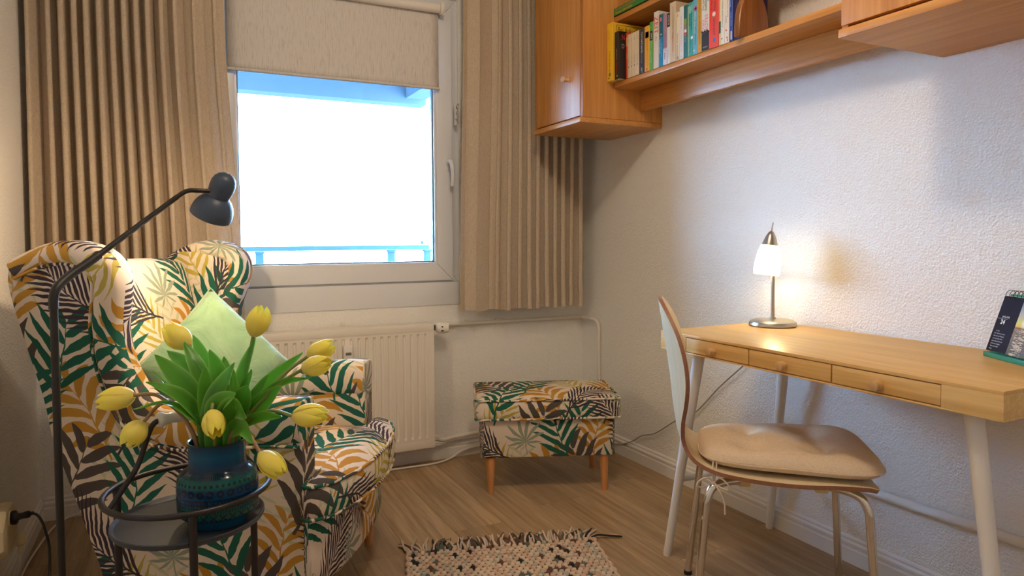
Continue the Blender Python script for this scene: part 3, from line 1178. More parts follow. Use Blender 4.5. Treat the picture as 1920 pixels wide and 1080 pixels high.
spine_patch(bl2, -.004, .004, .168, .182, (.75, .2, .2))
spine_disc(bl2, -.001, .119, .0035, WH, 5)
ll = book('dusty lilac paperback with a paler foot next to the two tone blue one', -.9645, -.9860, .189, -.2535, (.36, .22, .31), .122, [('Annabelle  sagt Nein', (.22, .08, .22), .0085, .46, 0)])
spine_patch(ll, -.0102, .0102, .0005, .062, (.66, .61, .70))
lettering('title', 'PIPER', .0105, ink((.04, .04, .10)), ll, (-.0008, 0, .034), (0, 0, 1), (0, 1, 0), 'CENTER')
wb = book('white paperback with a black top, just left of the tall beige hardcover', -.9865, -1.0035, .186, -.2535, (.76, .75, .72), .122, [('Robert Fahl', (.4, .4, .4), .006, .20, 0), ('der Trafikant', (.7, .6, .5), .006, .42, 0)])
spine_patch(wb, -.0081, .0081, .135, .1855, K)
lettering('title', 'KOCH', .012, ink(WH), wb, (-.0008, -.002, .160), (0, 0, 1), (0, 1, 0), 'CENTER')
book('tall beige hardcover with a pale grey spine, highest in the middle of the row', -1.0045, -1.0375, .217, -.2560, (.62, .50, .36), .150, [('Isabel Allende', (.60, .16, .10), .0125, .34, -.002), ('Mein erfundenes Land', (.20, .17, .15), .0125, .66, -.002)], hard=True)
book('cream paperback with black title letters, right of the tall beige hardcover', -1.0380, -1.0550, .174, -.2540, (.73, .63, .46), .122, [('Daniel Kehlmann  Du haettest', K, .0075, .30, 0), ('dtv', K, .008, .93, 0), ('@', K, .012, .05, 0)])
book('white paperback with pale lilac lettering next to a dark teal one', -1.0555, -1.0770, .187, -.2530, (.74, .74, .78), .122, [('DAS SIEBTE KREUZ FUER ROSALIE', (.56, .32, .50), .0085, .48, 0), ('A', (.15, .45, .7), .012, .05, 0)])
tb = book('dark teal paperback with a small red and green label', -1.0775, -1.0985, .186, -.2535, (.010, .145, .165), .122, [('Ein Urlaub', WH, .0062, .38, .001)])
spine_patch(tb, -.006, .006, .118, .138, (.25, .38, .05))
spine_patch(tb, -.006, .006, .100, .118, (.35, .22, .18))
spine_patch(tb, -.006, .006, .090, .100, WH)
spine_patch(tb, -.006, .006, .080, .090, RD)
book('very thin yellowish booklet squeezed left of the turquoise paperback', -1.0990, -1.1035, .176, -.2525, (.62, .55, .25), .12)
ab = book('turquoise paperback with black handwriting, left of the sky blue one', -1.1040, -1.1270, .187, -.2540, (.030, .38, .40), .122, [('Die Jahre', K, .011, .68, .004), ('dunklen Sommer', K, .010, .66, -.005), ('Verena Holst', (.02, .16, .20), .009, .18, 0), ('dtv', K, .008, .95, 0)])
spine_patch(ab, -.011, .011, .150, .178, (.17, .50, .48))
spine_disc(ab, -.008, .062, .006, WH, 10)
sb = book('sky blue paperback with a pink flower at the top of its spine', -1.1275, -1.1525, .190, -.2540, (.14, .42, .62), .122, [('Dem Ende entgegen', WH, .010, .60, .002), ('Katharina Carlo', (.03, .10, .14), .0095, .34, -.001), ('B', WH, .012, .07, .004)])
spine_disc(sb, -.002, .158, .0125, (.50, .05, .20), 10, .55)
spine_disc(sb, -.002, .158, .0035, (.10, .02, .05), 8)
book('ochre yellow paperback between the sky blue and the tall white one', -1.1530, -1.1735, .205, -.2540, (.58, .33, .045), .122, [('MICHAEL ROBOTHAM  Der Insider hat die Spur', (.22, .10, .02), .0085, .56, 0), ('o', (.25, .12, .02), .010, .06, 0)])
jb = book('thick white paperback with pink capitals and a black foot', -1.1740, -1.2110, .222, -.2550, (.70, .73, .74), .125, [('JOJO', (.62, .12, .36), .017, .40, .010), ('MOYES', (.68, .08, .20), .020, .41, -.006), ('halbes Jahr', K, .016, .77, -.002), ('Ein ganzes', (.12, .16, .22), .014, .76, .011)])
spine_patch(jb, -.0181, .0181, .0005, .060, (.022, .020, .024))
for i in range(9):
    spine_disc(jb, -.016 + i * .004, .060 + .003 * (i % 3), .0042, (.022, .020, .024), 7)
spine_patch(jb, -.0181, -.010, .165, .2215, (.20, .52, .68))
spine_disc(jb, -.010, .190, .009, (.74, .68, .58), 9)
lettering('title', 'rororo', .008, ink(WH), jb, (-.0009, .0, .012), (0, -1, 0), (0, 0, 1), 'CENTER')
r2 = book('thick bright red paperback with a white rose and a blue disc', -1.2115, -1.2550, .222, -.2550, (.74, .065, .045), .125, [('JANE RUSS', (.10, .05, .20), .012, .31, -.002), ('IM TEEHAUS', (.12, .05, .16), .010, .70, .010), ('Petite Parade', (.12, .05, .16), .014, .72, -.004)])
spine_patch(r2, .013, .0213, .001, .221, (.80, .045, .02))
spine_disc(r2, -.001, .112, .0085, (.85, .70, .74), 16, .15)
spine_disc(r2, .004, .103, .004, (.05, .32, .22), 8)
spine_disc(r2, -.003, .024, .0065, (.03, .16, .50), 14)
tc_ = book('thin cream booklet with a dark green band right of the red paperback', -1.2555, -1.2640, .218, -.2530, (.68, .56, .36), .12)
spine_patch(tc_, -.0040, .0040, .040, .080, (.02, .10, .05))
w1 = book('white paperback with small dark green title, nearer the red one', -1.2645, -1.2815, .215, -.2535, (.76, .73, .68), .12, [('Francois Lelord  Hectors Reise', (.10, .12, .08), .0085, .52, 0)])
spine_patch(w1, -.008, .008, .178, .2145, K)
spine_disc(w1, .002, .020, .004, (.05, .12, .10), 5, .5)
w2 = book('white paperback with small blue title, nearer the royal blue one', -1.2820, -1.3030, .217, -.2535, (.75, .72, .68), .12, [('Hectors neue Abenteuer', (.10, .20, .40), .0075, .56, -.004), ('Lelord', (.20, .16, .14), .009, .36, .003)])
spine_disc(w2, .002, .042, .003, RD, 10)
spine_disc(w2, -.002, .018, .004, RD, 5, .4)
spine_patch(w2, -.006, -.003, .004, .013, (.05, .14, .42))
b3 = book('slim royal blue paperback near the dark wooden bookend', -1.3035, -1.3190, .220, -.2535, (.020, .060, .36), .12, [('BIN ICH HIER DER DEPP?', (.45, .60, .85), .0075, .70, .002), ('Juergen Becker', (.40, .52, .75), .0075, .34, 0)])
spine_patch(b3, -.0045, .001, .006, .034, (.75, .65, .35))
b4 = book('dark navy hardcover half hidden by the dark wooden bookend', -1.3195, -1.3455, .226, -.2500, (.018, .012, .070), .125)
spine_patch(b4, .001, .011, .165, .215, (.45, .28, .06))
lettering('title', 'Nacht', .012, ink((.5, .5, .6)), b4, (-.0008, -.007, .165), (0, 0, 1), (0, 1, 0), 'CENTER')
# on the upper shelf
for lab, a, c, hh, cc in (('white paperback standing behind the flat green box, nearest the cabinet', -.700, -.722, .19, (.7, .66, .6)), ('cream paperback standing behind the flat green box', -.726, -.737, .185, (.6, .48, .35)),
                          ('navy paperback standing behind the flat green box, far from the cabinet', -.738, -.768, .195, (.03, .04, .09))):
    book(lab, a, c, hh, -.175, cc, .12, z=1.954)
gm = empty('game_box', (-.258, -.652, 1.954), 0, 'flat green game box with pink and yellow words on the upper shelf', 'game')
boxo('box_body', (0, -.33, .0012), (.075, 0, .0315), plain('green_card', (.015, .22, .035), .4), gm, .001)
boxo('box_floor', (.0008, -.329, .0), (.074, -.001, .0012), ink(K), gm, 0)
lettering('print', 'Das neue Familienspiele-Buch', .0150, ink((.62, .16, .15)), gm, (-.0006, -.012, .0235), (0, -1, 0), (0, 0, 1), 'LEFT', .78)
lettering('print', 'Nouveau coffret de Jeux', .0150, ink((.78, .42, .01)), gm, (-.0006, -.012, .0095), (0, -1, 0), (0, 0, 1), 'LEFT', .78)
# bookend
be = MB()
ol = [(-.278 + .155 * (.5 - .5 * cos(t)) if False else 0, 0) for t in (0,)]
ol = []
for k in range(25):
    t = pi * k / 24
    ol.append((-.213 - .066 * (abs(cos(t)) ** .80) * (1 if cos(t) > 0 else -1), .148 * (abs(sin(t)) ** .80)))
ol[0] = (-.279, 0)
ol[-1] = (-.146, 0)
be.pad(ol, [(.008, 0), (.0025, .002), (0, .007), (0, .021), (.0025, .026), (.008, .028)], lambda a, c, d: (a, -1.347 - d, 1.683 + max(c, 0)))
tag(be.build('bookend', WALNUT, ang=50), 'rounded dark brown wooden bookend closing the row of books', 'bookend')

# ------------------------------------------------------------------ desk
DX0, DX1, DY0, DY1, DZ = -.5075, -.0175, -1.2701, -2.2901, .74
dk = empty('desk', ((DX0 + DX1) / 2, (DY0 + DY1) / 2, 0), 0, 'bamboo desk with three small drawers and white splayed legs', 'desk')
DC = Vector((-(DX0 + DX1) / 2, -(DY0 + DY1) / 2, 0))


def dbox(name, lo, hi, m, parent=dk, bv=.0012):
    lo, hi = Vector(lo) + DC, Vector(hi) + DC
    return boxo(name, lo, hi, m, parent, bv)


dbox('desk_top', (DX0, DY1, .7318), (DX1, DY0, .740), BAMBOO)
dbox('bottom_board', (DX0 + .0005, DY1, .680), (DX1, DY0, .6845), BAMBOO)
dbox('end_block', (DX0, -1.3895, .6845), (DX1, DY0, .7318), BAMBOO, bv=.0004)
dbox('end_block', (DX0, DY1, .6845), (DX1, -2.1715, .7318), BAMBOO, bv=.0004)
dbox('back_board', (DX1 - .012, -2.171, .6845), (DX1 - .001, -1.390, .7318), BAMBOO, bv=0)
for a, c, ky in ((-1.3905, -1.6440, -1.509), (-1.6470, -1.9075, -1.768), (-1.9105, -2.1705, -2.034)):
    d = dbox('drawer', (DX0 + .0008, c + .0006, .6870), (DX0 + .018, a - .0006, .7296), BAMBOO, bv=.0006)
    dbox('drawer_box', (DX0 + .0185, c + .008, .687), (DX1 - .06, a - .008, .724), BAMBOO, d, 0)
    q = MB()
    q.lathe([(0, 0), (.0095, 0), (.0095, .002), (.0118, .004), (.0118, .0215), (.0105, .0225), (0, .0225)], 24, (-1, 0, 0), Vector((DX0 + .0008, ky, .7045)) + DC)
    q.build('knob', KNOBW, d)
for fx, fy, tx, ty in ((-.489, -1.281, -.450, -1.388), (-.030, -1.281, -.076, -1.388), (-.489, -2.310, -.450, -2.203), (-.030, -2.310, -.076, -2.203)):
    q = MB()
    A_, B_ = Vector((fx, fy, .006)) + DC, Vector((tx, ty, .6815)) + DC
    q.tube([A_, A_.lerp(B_, .5), B_], [.0125, .0155, .0185], 20)
    lg = q.build('leg', LEGW, dk, ang=60)
    q = MB()
    q.lathe([(0, 0), (.0115, 0), (.0122, .006), (0, .006)], 16, None, Vector((fx, fy, 0)) + DC)
    q.build('foot_pad', WHITEP, lg)
for yy in (-1.322, -2.269):
    q = MB()
    q.tube([Vector((-.474, yy, .262)) + DC, Vector((-.046, yy, .262)) + DC], .0105, 14)
    q.build('crossbar', LEGW, dk)

# ------------------------------------------------------------------ desk lamp
dl = empty('desk_lamp', (-.1175, -1.370, .7406), 0, 'small brushed steel desk lamp with glowing white glass shade', 'lamp')
q = MB()
q.lathe([(0, 0), (.0735, 0), (.0765, .003), (.0765, .008), (.073, .015), (.062, .0205), (.040, .0225), (.010, .0235), (.010, .029), (0, .029)], 48)
q.build('base', STEEL, dl, ang=30)
q = MB()
q.tube([(0, 0, .024), (0, 0, .275)], .0062, 16)
q.build('pole', STEEL, dl)
AX = Vector((.105, -.045, 1)).normalized()   # the head leans a little
TOP = Vector((-.004, .006, .306))
q = MB()
q.lathe([(0, .012), (.003, .0115), (.008, .008), (.014, -.002), (.019, -.014), (.0235, -.029), (.0255, -.038), (.0235, -.038), (.0, -.034)], 32, AX, TOP)
q.build('cap', STEEL, dl, ang=50)
q = MB()
q.tube([TOP + AX * .011, TOP + AX * .040 + Vector((.003, 0, 0))], [.0026, .0024], 10)
q.build('top_rod', STEEL, dl)
GLOW = emit('lit_milk_glass', (1.0, .81, .48), 4.6)
q = MB()
q.lathe([(.020, -.0345), (.0270, -.0365), (.0315, -.048), (.0365, -.065), (.0400, -.085), (.0420, -.105), (.0425, -.120), (.0415, -.130), (.0400, -.136), (.0385, -.1365), (.0395, -.130), (.0402, -.105), (.0375, -.080), (.028, -.048)], 36, AX, TOP)
q.build('glass_shade', GLOW, dl, ang=80)
q = MB()
bl_ = TOP + AX * -.100
q.lathe([(0, -.020), (.008, -.018), (.0145, -.006), (.0135, .010), (.008, .030), (0, .032)], 18, AX, bl_)
q.build('bulb', emit('lit_bulb_small', (1, .78, .45), 6), dl)
point_light('desk_lamp_light', bl_ + AX * -.026, 1.5, (1.0, .76, .38), .012, dl)
q = MB()
q.tube(spline([(.06, .03, .006), (.075, .075, .004), (.088, .112, -.002), (.096, .125, -.05), (.0990, .16, -.12), (.1030, .24, -.188), (.1040, .36, -.289), (.1040, .45, -.378), (.1040, .51, -.427), (.1040, .617, -.481), (.1040, .753, -.568), (.1040, .849, -.604), (.1020, .930, -.653), (.1000, 1.03, -.690), (.09, 1.16, -.705)], 6), .0026, 8)
q.build('power_cord', GREYCORD, dl)

# ------------------------------------------------------------------ tear-off calendar
CA = atan2(-.87, -.49)
ca = empty('desk_calendar', (-.118, -2.038, .7404), CA, 'spiral bound standing calendar showing a sunset at the desk corner', 'calendar')
lean = .33
pg = lambda u, h, o=0: (u, h * lean + o, h)
DARKP = plain('black_calendar_paper', (.014, .012, .022), .7, spec=.15)
GREENC = plain('green_calendar_card', (.006, .21, .12), .45)


def sunset():
    m, nt, bsdf = mat('sunset_photo_print')
    tc2 = N(nt, 'ShaderNodeTexCoord')
    sx = N(nt, 'ShaderNodeSeparateXYZ')
    nt.links.new(tc2.outputs['Object'], sx.inputs[0])
    hz = M(nt, 'DIVIDE', M(nt, 'SUBTRACT', sx.outputs[2], .016), .134)
    rp = N(nt, 'ShaderNodeValToRGB')
    els = [(0, (.035, .030, .030)), (.25, (.11, .085, .075)), (.40, (.22, .15, .10)), (.472, (.24, .12, .06)), (.49, (.75, .42, .06)), (.56, (.62, .62, .12)), (.66, (.50, .42, .30)), (.80, (.30, .32, .36)), (1, (.18, .26, .40))]
    rp.color_ramp.elements[0].position = 0
    rp.color_ramp.elements[0].color = (*els[0][1], 1)
    rp.color_ramp.elements[1].position = 1
    rp.color_ramp.elements[1].color = (*els[-1][1], 1)
    for p_, c_ in els[1:-1]:
        e = rp.color_ramp.elements.new(p_)
        e.color = (*c_, 1)
    nt.links.new(hz, rp.inputs[0])
    mp = N(nt, 'ShaderNodeMapping')
    mp.inputs['Scale'].default_value = (60, 60, 380)
    nt.links.new(tc2.outputs['Object'], mp.inputs[0])
    wv = noise(nt, mp.outputs[0], 1.0, 3, .6)
    sea = M(nt, 'LESS_THAN', hz, .475)
    dist_u = M(nt, 'ABSOLUTE', M(nt, 'SUBTRACT', sx.outputs[0], .100))
    glit = M(nt, 'MULTIPLY', M(nt, 'GREATER_THAN', wv, .52), M(nt, 'LESS_THAN', dist_u, .018))
    col = mixc(nt, M(nt, 'MULTIPLY', sea, M(nt, 'MULTIPLY', glit, .7)), rp.outputs[0], (.66, .48, .32))
    col = mixc(nt, M(nt, 'MULTIPLY', sea, M(nt, 'MULTIPLY', M(nt, 'LESS_THAN', wv, .46), .5)), col, (.02, .018, .02))
    d2 = M(nt, 'ADD', M(nt, 'POWER', dist_u, 2), M(nt, 'POWER', M(nt, 'SUBTRACT', sx.outputs[2], .090), 2))
    col = mixc(nt, M(nt, 'SUBTRACT', 1.0, M(nt, 'MULTIPLY', M(nt, 'SQRT', d2), 75), None, True), col, (.85, .84, .78))
    nt.links.new(col, bsdf.inputs['Base Color'])
    bsdf.inputs['Roughness'].default_value = .35
    return m


def page(name, u0, u1, h0, h1, o_, th, m):
    q = MB()
    pts = [pg(u0, h0, o_), pg(u1, h0, o_), pg(u1, h1, o_), pg(u0, h1, o_)]
    q.v += pts + [(a, c + th, d) for a, c, d in pts]
    for f_ in ((0, 1, 2, 3), (7, 6, 5, 4), (0, 4, 5, 1), (1, 5, 6, 2), (2, 6, 7, 3), (3, 7, 4, 0)):
        q.face(f_)
    return q.build(name, m, ca, smooth=False)


page('page_block', 0, .215, .014, .148, .0006, .007, PAGES)
dp = page('dark_page_strip', 0, .072, .0142, .1482, -.0004, .0009, DARKP)
page('sunset_picture', .0721, .2148, .0142, .1482, -.0004, .0009, sunset())
page('green_back_card', .006, .217, .001, .153, .0085, .0022, GREENC)
gb_ = MB()
gb_.box((.004, -.004, 0), (.217, .020, .0115))
gb_.build('green_base', GREENC, ca, bevel=.001)
q = MB()
pts = [(.02, .155 * lean + .013, .150), (.20, .155 * lean + .013, .150), (.20, .082, .001), (.02, .082, .001)]
q.v += pts + [(a, c + .002, d) for a, c, d in pts]
for f_ in ((0, 1, 2, 3), (7, 6, 5, 4), (0, 4, 5, 1), (1, 5, 6, 2), (2, 6, 7, 3), (3, 7, 4, 0)):
    q.face(f_)
q.build('rear_support', GREENC, ca, smooth=False)
upv = (0, lean, 1)
for body, sz, u, h, bold in (('JANUAR', .0072, .018, .0985, 0), ('24', .0155, .018, .0860, .0004), ('SA  SO', .0040, .014, .064, 0)):
    lettering('print', body, sz, ink(WH), dp, pg(u, h, -.0010), (1, 0, 0), upv, 'LEFT', 1.0, .0, bold)
for i, tx in enumerate(('Der Horizont trennt', 'Himmel und Wasser', 'und verbindet doch', 'alles miteinander am', 'Ende eines langen', 'Tages am stillen', 'Meer')):
    lettering('print', tx, .0046, ink((.6, .6, .62)), dp, pg(.010, .058 - i * .0062, -.0010), (1, 0, 0), upv, 'LEFT')
q = MB()
q.ngon([pg(.0, .0936, -.0010), pg(.040, .0936, -.0010), pg(.040, .0942, -.0010), pg(0, .0942, -.0010)])
q.build('print', ink((.5, .5, .52)), dp, smooth=False, recalc=False)
for i in range(15):
    u = .010 + i * .0138
    q = MB()
    cy_, cz_ = .150 * lean + .006, .1515
    q.tube([(u + .0015 * sin(2 * pi * k / 18), cy_ + .0115 * cos(2 * pi * k / 18), cz_ + .0115 * sin(2 * pi * k / 18)) for k in range(18)], .0008, 6, closed=True)
    q.build('spiral_ring', BLACK, ca)

# ------------------------------------------------------------------ wing armchair
arm = empty('armchair', (-1.498, -.948, 0), radians(-30.7), 'palm print wing armchair with wooden legs by the window', 'armchair')


def interp(tab, v):
    for a, c in zip(tab, tab[1:]):
        if v <= c[0]:
            return lerp(a[1], c[1], max(0, (v - a[0]) / (c[0] - a[0])))
    return tab[-1][1]


REAR = [(.12, -.50), (.15, -.505), (.35, -.575), (.525, -.64), (.72, -.672), (.90, -.688), (.955, -.690), (.985, -.675), (1.0, -.65)]
FRONT = [(.55, -.34), (.57, -.385), (.62, -.437), (.72, -.468), (.82, -.458), (.91, -.435), (.96, -.445), (.985, -.49), (1.0, -.56)]


def flare(s_, yy, z):
    return s_ * (yy + .072 * sstep(.58, 1.0, z))


def side(s_):
    q = MB()
    for blk in (0, 1):
        zs = [lerp(.13, .55, k / 8) for k in range(9)] if blk == 0 else [.55, .57, .60, .64, .69, .75, .81, .87, .91, .94, .965, .985, 1.0]
        nx = 10
        O_, I_, UV = [], [], []
        for z in zs:
            xr = interp(REAR, z)
            xf = .035 if blk == 0 else interp(FRONT, z)
            xs = [lerp(xr, xf, k / nx) for k in range(nx + 1)]
            bul = [.012 * sin(pi * k / nx) for k in range(nx + 1)]
            O_.append([(x, flare(s_, .320, z), z) for x in xs])
            I_.append([(x, flare(s_, .235 - (b_ if blk else 0), z), z) for x, b_ in zip(xs, bul)])
            UV.append([(x * s_ * -1 + (.4 if s_ > 0 else 0), z) for x in xs])
        q.grid(O_, UV)
        q.grid(I_, [[(u + .23, v_ + .11) for u, v_ in r] for r in UV])
        for j in (0, nx):
            q.grid([[O_[i][j], I_[i][j]] for i in range(len(zs))], [[(UV[i][j][0] + (.04 if j else 0), UV[i][j][1]), (UV[i][j][0] + (.13 if j else -.09), UV[i][j][1])] for i in range(len(zs))])
        for i in ((0,) if blk == 0 else (len(zs) - 1,)):
            q.grid([[O_[i][j] for j in range(nx + 1)], [I_[i][j] for j in range(nx + 1)]], [[UV[i][j] for j in range(nx + 1)]] * 2)
    q.build('side_panel', FABRIC, arm, ang=50)


RP = [  # centre path of the padded arm and wing: x, z, half depth in the panel's plane, half width
    (.030, .566, .062, .050), (-.02, .567, .062, .051), (-.10, .562, .060, .051), (-.20, .552, .058, .051), (-.29, .548, .056, .050), (-.36, .560, .054, .050), (-.415, .595, .048, .050), (-.45, .655, .040, .050), (-.468, .73, .034, .051),
    (-.466, .81, .030, .052), (-.448, .885, .029, .053), (-.440, .940, .030, .054), (-.462, .985, .031, .055), (-.520, 1.008, .031, .055), (-.580, 1.006, .030, .053), (-.635, .988, .028, .050), (-.680, .967, .026, .046)]


def roll(s_):
    pts = spline([(x, 0, z) for x, z, a, c in RP], 4)
    par = spline([(a, c, 0) for x, z, a, c in RP], 4)
    n = len(pts)
    seg = 20
    P, UV = [], []
    acc = 0
    for i in range(n):
        t = (pts[min(i + 1, n - 1)] - pts[max(i - 1, 0)]).normalized()
        nr = Vector((-t.z, 0, t.x))   # points into the panel (down on the arm, back on the wing)
        if i:
            acc += (pts[i] - pts[i - 1]).length
        a, c = par[i].x, par[i].y
        row, ur = [], []
        for k in range(seg):
            th = 2 * pi * k / seg
            e1 = abs(cos(th)) ** .62 * (1 if cos(th) > 0 else -1)
            e2 = abs(sin(th)) ** .62 * (1 if sin(th) > 0 else -1)
            p = pts[i] - nr * (a * e1)
            row.append((p.x, flare(s_, .2785 + c * e2, p.z), p.z))
        P.append(row)
        UV.append([((acc + .07) * -s_, (k / seg) * 2 * pi * .5 * (a + c)) for k in range(seg + 1)])
    q = MB()
    q.grid(P, UV, closev=True)
    # softly domed end at the arm front
    cx = pts[0]
    prev = P[0]
    for kk, (f_, dx) in enumerate(((.97, .0045), (.90, .0062), (.4, .0075))):
        ring = [(cx.x + (p[0] - cx.x) * f_ + dx, flare(s_, .2785, .5) + (p[1] - flare(s_, .2785, .5)) * f_, cx.z + (p[2] - cx.z) * f_) for p in P[0]]
        q.grid([prev, ring], [[(p[1] + .2, p[2]) for p in prev + prev[:1]], [(p[1] + .2, p[2]) for p in ring + ring[:1]]], closev=True)
        prev = ring
    q.ngon(prev, [(p[1] + .2, p[2]) for p in prev])
    q.ngon(P[-1])
    r_ = q.build('arm_and_wing_roll', FABRIC, arm, ang=70)
    # welt where the roll meets the outer panel
    q = MB()
    wl = []
    for i in range(n):
        t = (pts[min(i + 1, n - 1)] - pts[max(i - 1, 0)]).normalized()
        nr = Vector((-t.z, 0, t.x))
        a, c = par[i].x, par[i].y
        p = pts[i] + nr * (a * .92)
        wl.append((p.x, flare(s_, .2785 + .0445, p.z), p.z))
    q.tube(wl, .0042, 8)
    q.build('welt', FABRIC, arm)


for s_ in (-1, 1):
    side(s_)
    roll(s_)

# inside back
q = MB()
TB = Vector((-.279, 0, .960))
NB = Vector((.960, 0, .279))
B0 = Vector((-.425, 0, .40))
prof = [(-.02, .0), (.06, .028), (.14, .040), (.22, .042), (.30, .038), (.38, .034), (.45, .030), (.51, .026), (.555, .020), (.585, .006), (.602, -.018), (.606, -.05), (.598, -.085), (.57, -.11), (.40, -.115), (.1, -.115)]
P, UV = [], []
arc = 0
for i, (h, d) in enumerate(prof):
    if i:
        arc += sqrt((h - prof[i - 1][0]) ** 2 + (d - prof[i - 1][1]) ** 2)
    row, ur = [], []
    for k in range(25):
        e = -1 + 2 * k / 24
        hw = .236 + .05 * sstep(.25, .6, h)
        y = e * hw
        edge = 1 - abs(e) ** 5
        hh = h + (.012 * (1 - e * e) if h > .5 else 0)
        dd = d * (edge if d > 0 else 1) - .028 * abs(e) ** 4 * (1 if d > -.05 else 0)
        p = B0 + TB * hh + NB * dd
        row.append((p.x, y, p.z))
        ur.append((y + .31, arc + .37))
    P.append(row)
    UV.append(ur)
q.grid(P, UV)
q.build('inside_back', FABRIC, arm, ang=80)
q = MB()
zs = [.13, .35, .525, .72, .90, .95]
q.grid([[(interp(REAR, z) + .004, lerp(-1, 1, k / 6) * (.30 + .072 * sstep(.58, 1, z)), z) for k in range(7)] for z in zs], [[(k * .1, z) for k in range(7)] for z in zs])
q.build('outside_back', FABRIC, arm)


def sym(half):
    """half outline from back to front on the +y side; returns the closed outline"""
    return [(x, y) for x, y in half] + [(x, -y) for x, y in reversed(half)]


fr = spline([(.036, .318, 0), (.055, .314, 0), (.080, .255, 0), (.096, .15, 0), (.103, .06, 0), (.104, .004, 0)], 4)
q = MB()
q.pad(sym([(-.485, .232), (.0345, .232)] + [(p.x, p.y) for p in fr]), [(.02, .128), (.004, .132), (0, .142), (0, .310), (.004, .316), (.02, .318)], lambda a, c, d: (a, c, d), (.2, .05))
q.build('seat_base', FABRIC, arm, ang=45)
fr = spline([(.038, .330, 0), (.060, .334, 0), (.098, .300, 0), (.132, .232, 0), (.152, .14, 0), (.161, .06, 0), (.162, .004, 0)], 4)
ho = [(-.425, .226), (-.2, .226), (.030, .226)] + [(p.x, p.y) for p in fr]
ol = sym(ho)
q = MB()
rg = q.pad(ol, [(.03, .316), (.008, .318), (.0, .326), (-.004, .345), (-.006, .366), (-.004, .388), (0, .406), (.007, .4145), (.020, .4195)], lambda a, c, d: (a, c, d), (.05, .12), cap1=False)
q.dome(rg[0][-1], rg[1][-1], [(.85, .428), (.68, .435), (.45, .439), (.2, .440)], lambda a, c, d: (a, c, d))
sc_ = q.build('seat_cushion', FABRIC, arm, ang=60)
for hz in (.324, .409):
    q = MB()
    q.tube([(x, y, hz) for x, y in ol], .0048, 8, closed=True)
    q.build('welt', FABRIC, sc_)
for fx, fy, tx, ty in ((.035, .251, .045, .238), (.035, -.251, .045, -.238), (-.49, .24, -.45, .225), (-.49, -.24, -.45, -.225)):
    q = MB()
    q.tube([(fx, fy, 0), (lerp(fx, tx, .5), lerp(fy, ty, .5), .07), (tx, ty, .135)], [.0125, .0165, .0205], 20)
    q.build('leg', BEECH, arm, ang=60)

# ------------------------------------------------------------------ green cushion in the chair
VELVET = None
m, nt, b_ = mat('pale_green_velvet')
v_ = coord(nt)
w_ = N(nt, 'ShaderNodeTexNoise')
w_.inputs['Scale'].default_value = 9
w_.inputs['Detail'].default_value = 5
w_.inputs['Distortion'].default_value = 1.2
nt.links.new(v_, w_.inputs['Vector'])
nt.links.new(mixc(nt, w_.outputs[0], (.13, .27, .155), (.31, .45, .29)), b_.inputs['Base Color'])
b_.inputs['Roughness'].default_value = .8
b_.inputs['Sheen Weight'].default_value = .5
b_.inputs['Sheen Roughness'].default_value = .4
b_.inputs['Specular IOR Level'].default_value = .1
bump(nt, b_, w_.outputs[0], .8, .016)
VELVET = m
cu = empty('throw_cushion', (-1.808, -0.858, 0.662), 0, 'pale green velvet cushion standing on its corner in the armchair', 'cushion')
e1 = Vector((0.996, 0.07, -0.05)).normalized()
e2 = Vector((0.195, 0.657, 0.728))
e2 = (e2 - e1 * e2.dot(e1)).normalized()
e3 = e1.cross(e2)
H1, H2, TH = 0.223, 0.299, .060
q = MB()
n = 26
for sgn in (1, -1):
    P, UV = [], []
    for i in range(n + 1):
        row = []
        for j in range(n + 1):
            a, c = -1 + 2 * i / n, -1 + 2 * j / n
            # square a,c in [-1,1]; corners point along e1 / e2
            k1, k2 = (a + c) / 2, (c - a) / 2
            pinch = 1 - .055 * (1 - a * a) * 0 - .06 * ((1 - a ** 2) * (abs(c) ** 4) + (1 - c ** 2) * (abs(a) ** 4))
            th = TH * (max(0, (1 - a ** 4) * (1 - c ** 4))) ** .5 * sgn
            wr = .006 * sin(7 * a + 3 * c) * sin(5 * c - 2 * a) * (1 - a * a) * (1 - c * c)
            p = e1 * (k1 * H1 * pinch) + e2 * (k2 * H2 * pinch) + e3 * (th + wr)
            row.append(p)
        P.append(row)
    q.grid(P)
q.build('cushion_cover', VELVET, cu, ang=80)
q = MB()
ring = []
for a, c in [(-1 + 2 * k / n, -1) for k in range(n)] + [(1, -1 + 2 * k / n) for k in range(n)] + [(1 - 2 * k / n, 1) for k in range(n)] + [(-1, 1 - 2 * k / n) for k in range(n)]:
    k1, k2 = (a + c) / 2, (c - a) / 2
    pinch = 1 - .06 * ((1 - a ** 2) * (abs(c) ** 4) + (1 - c ** 2) * (abs(a) ** 4))
    ring.append(e1 * (k1 * H1 * pinch) + e2 * (k2 * H2 * pinch))
q.tube(ring, .0022, 6, closed=True)
q.build('seam', VELVET, cu)

# ------------------------------------------------------------------ footstool
fs = empty('footstool', (-.499, -.473, 0), radians(-22.6), 'palm print footstool on four beech legs in the room corner', 'footstool')


def rrect(hx, hy, r, n=5):
    out = []
    for cx, cy, a0 in ((hx - r, hy - r, 0), (-hx + r, hy - r, pi / 2), (-hx + r, -hy + r, pi), (hx - r, -hy + r, 3 * pi / 2)):
        for k in range(n + 1):
            a = a0 + pi / 2 * k / n
            out.append((cx + r * cos(a), cy + r * sin(a)))
    return out


def densify(ol, step=.04):
    out = []
    for i in range(len(ol)):
        a, c = Vector(ol[i]), Vector(ol[(i + 1) % len(ol)])
        k = max(1, int((c - a).length / step))
        out += [tuple(a.lerp(c, t / k)) for t in range(k)]
    return out


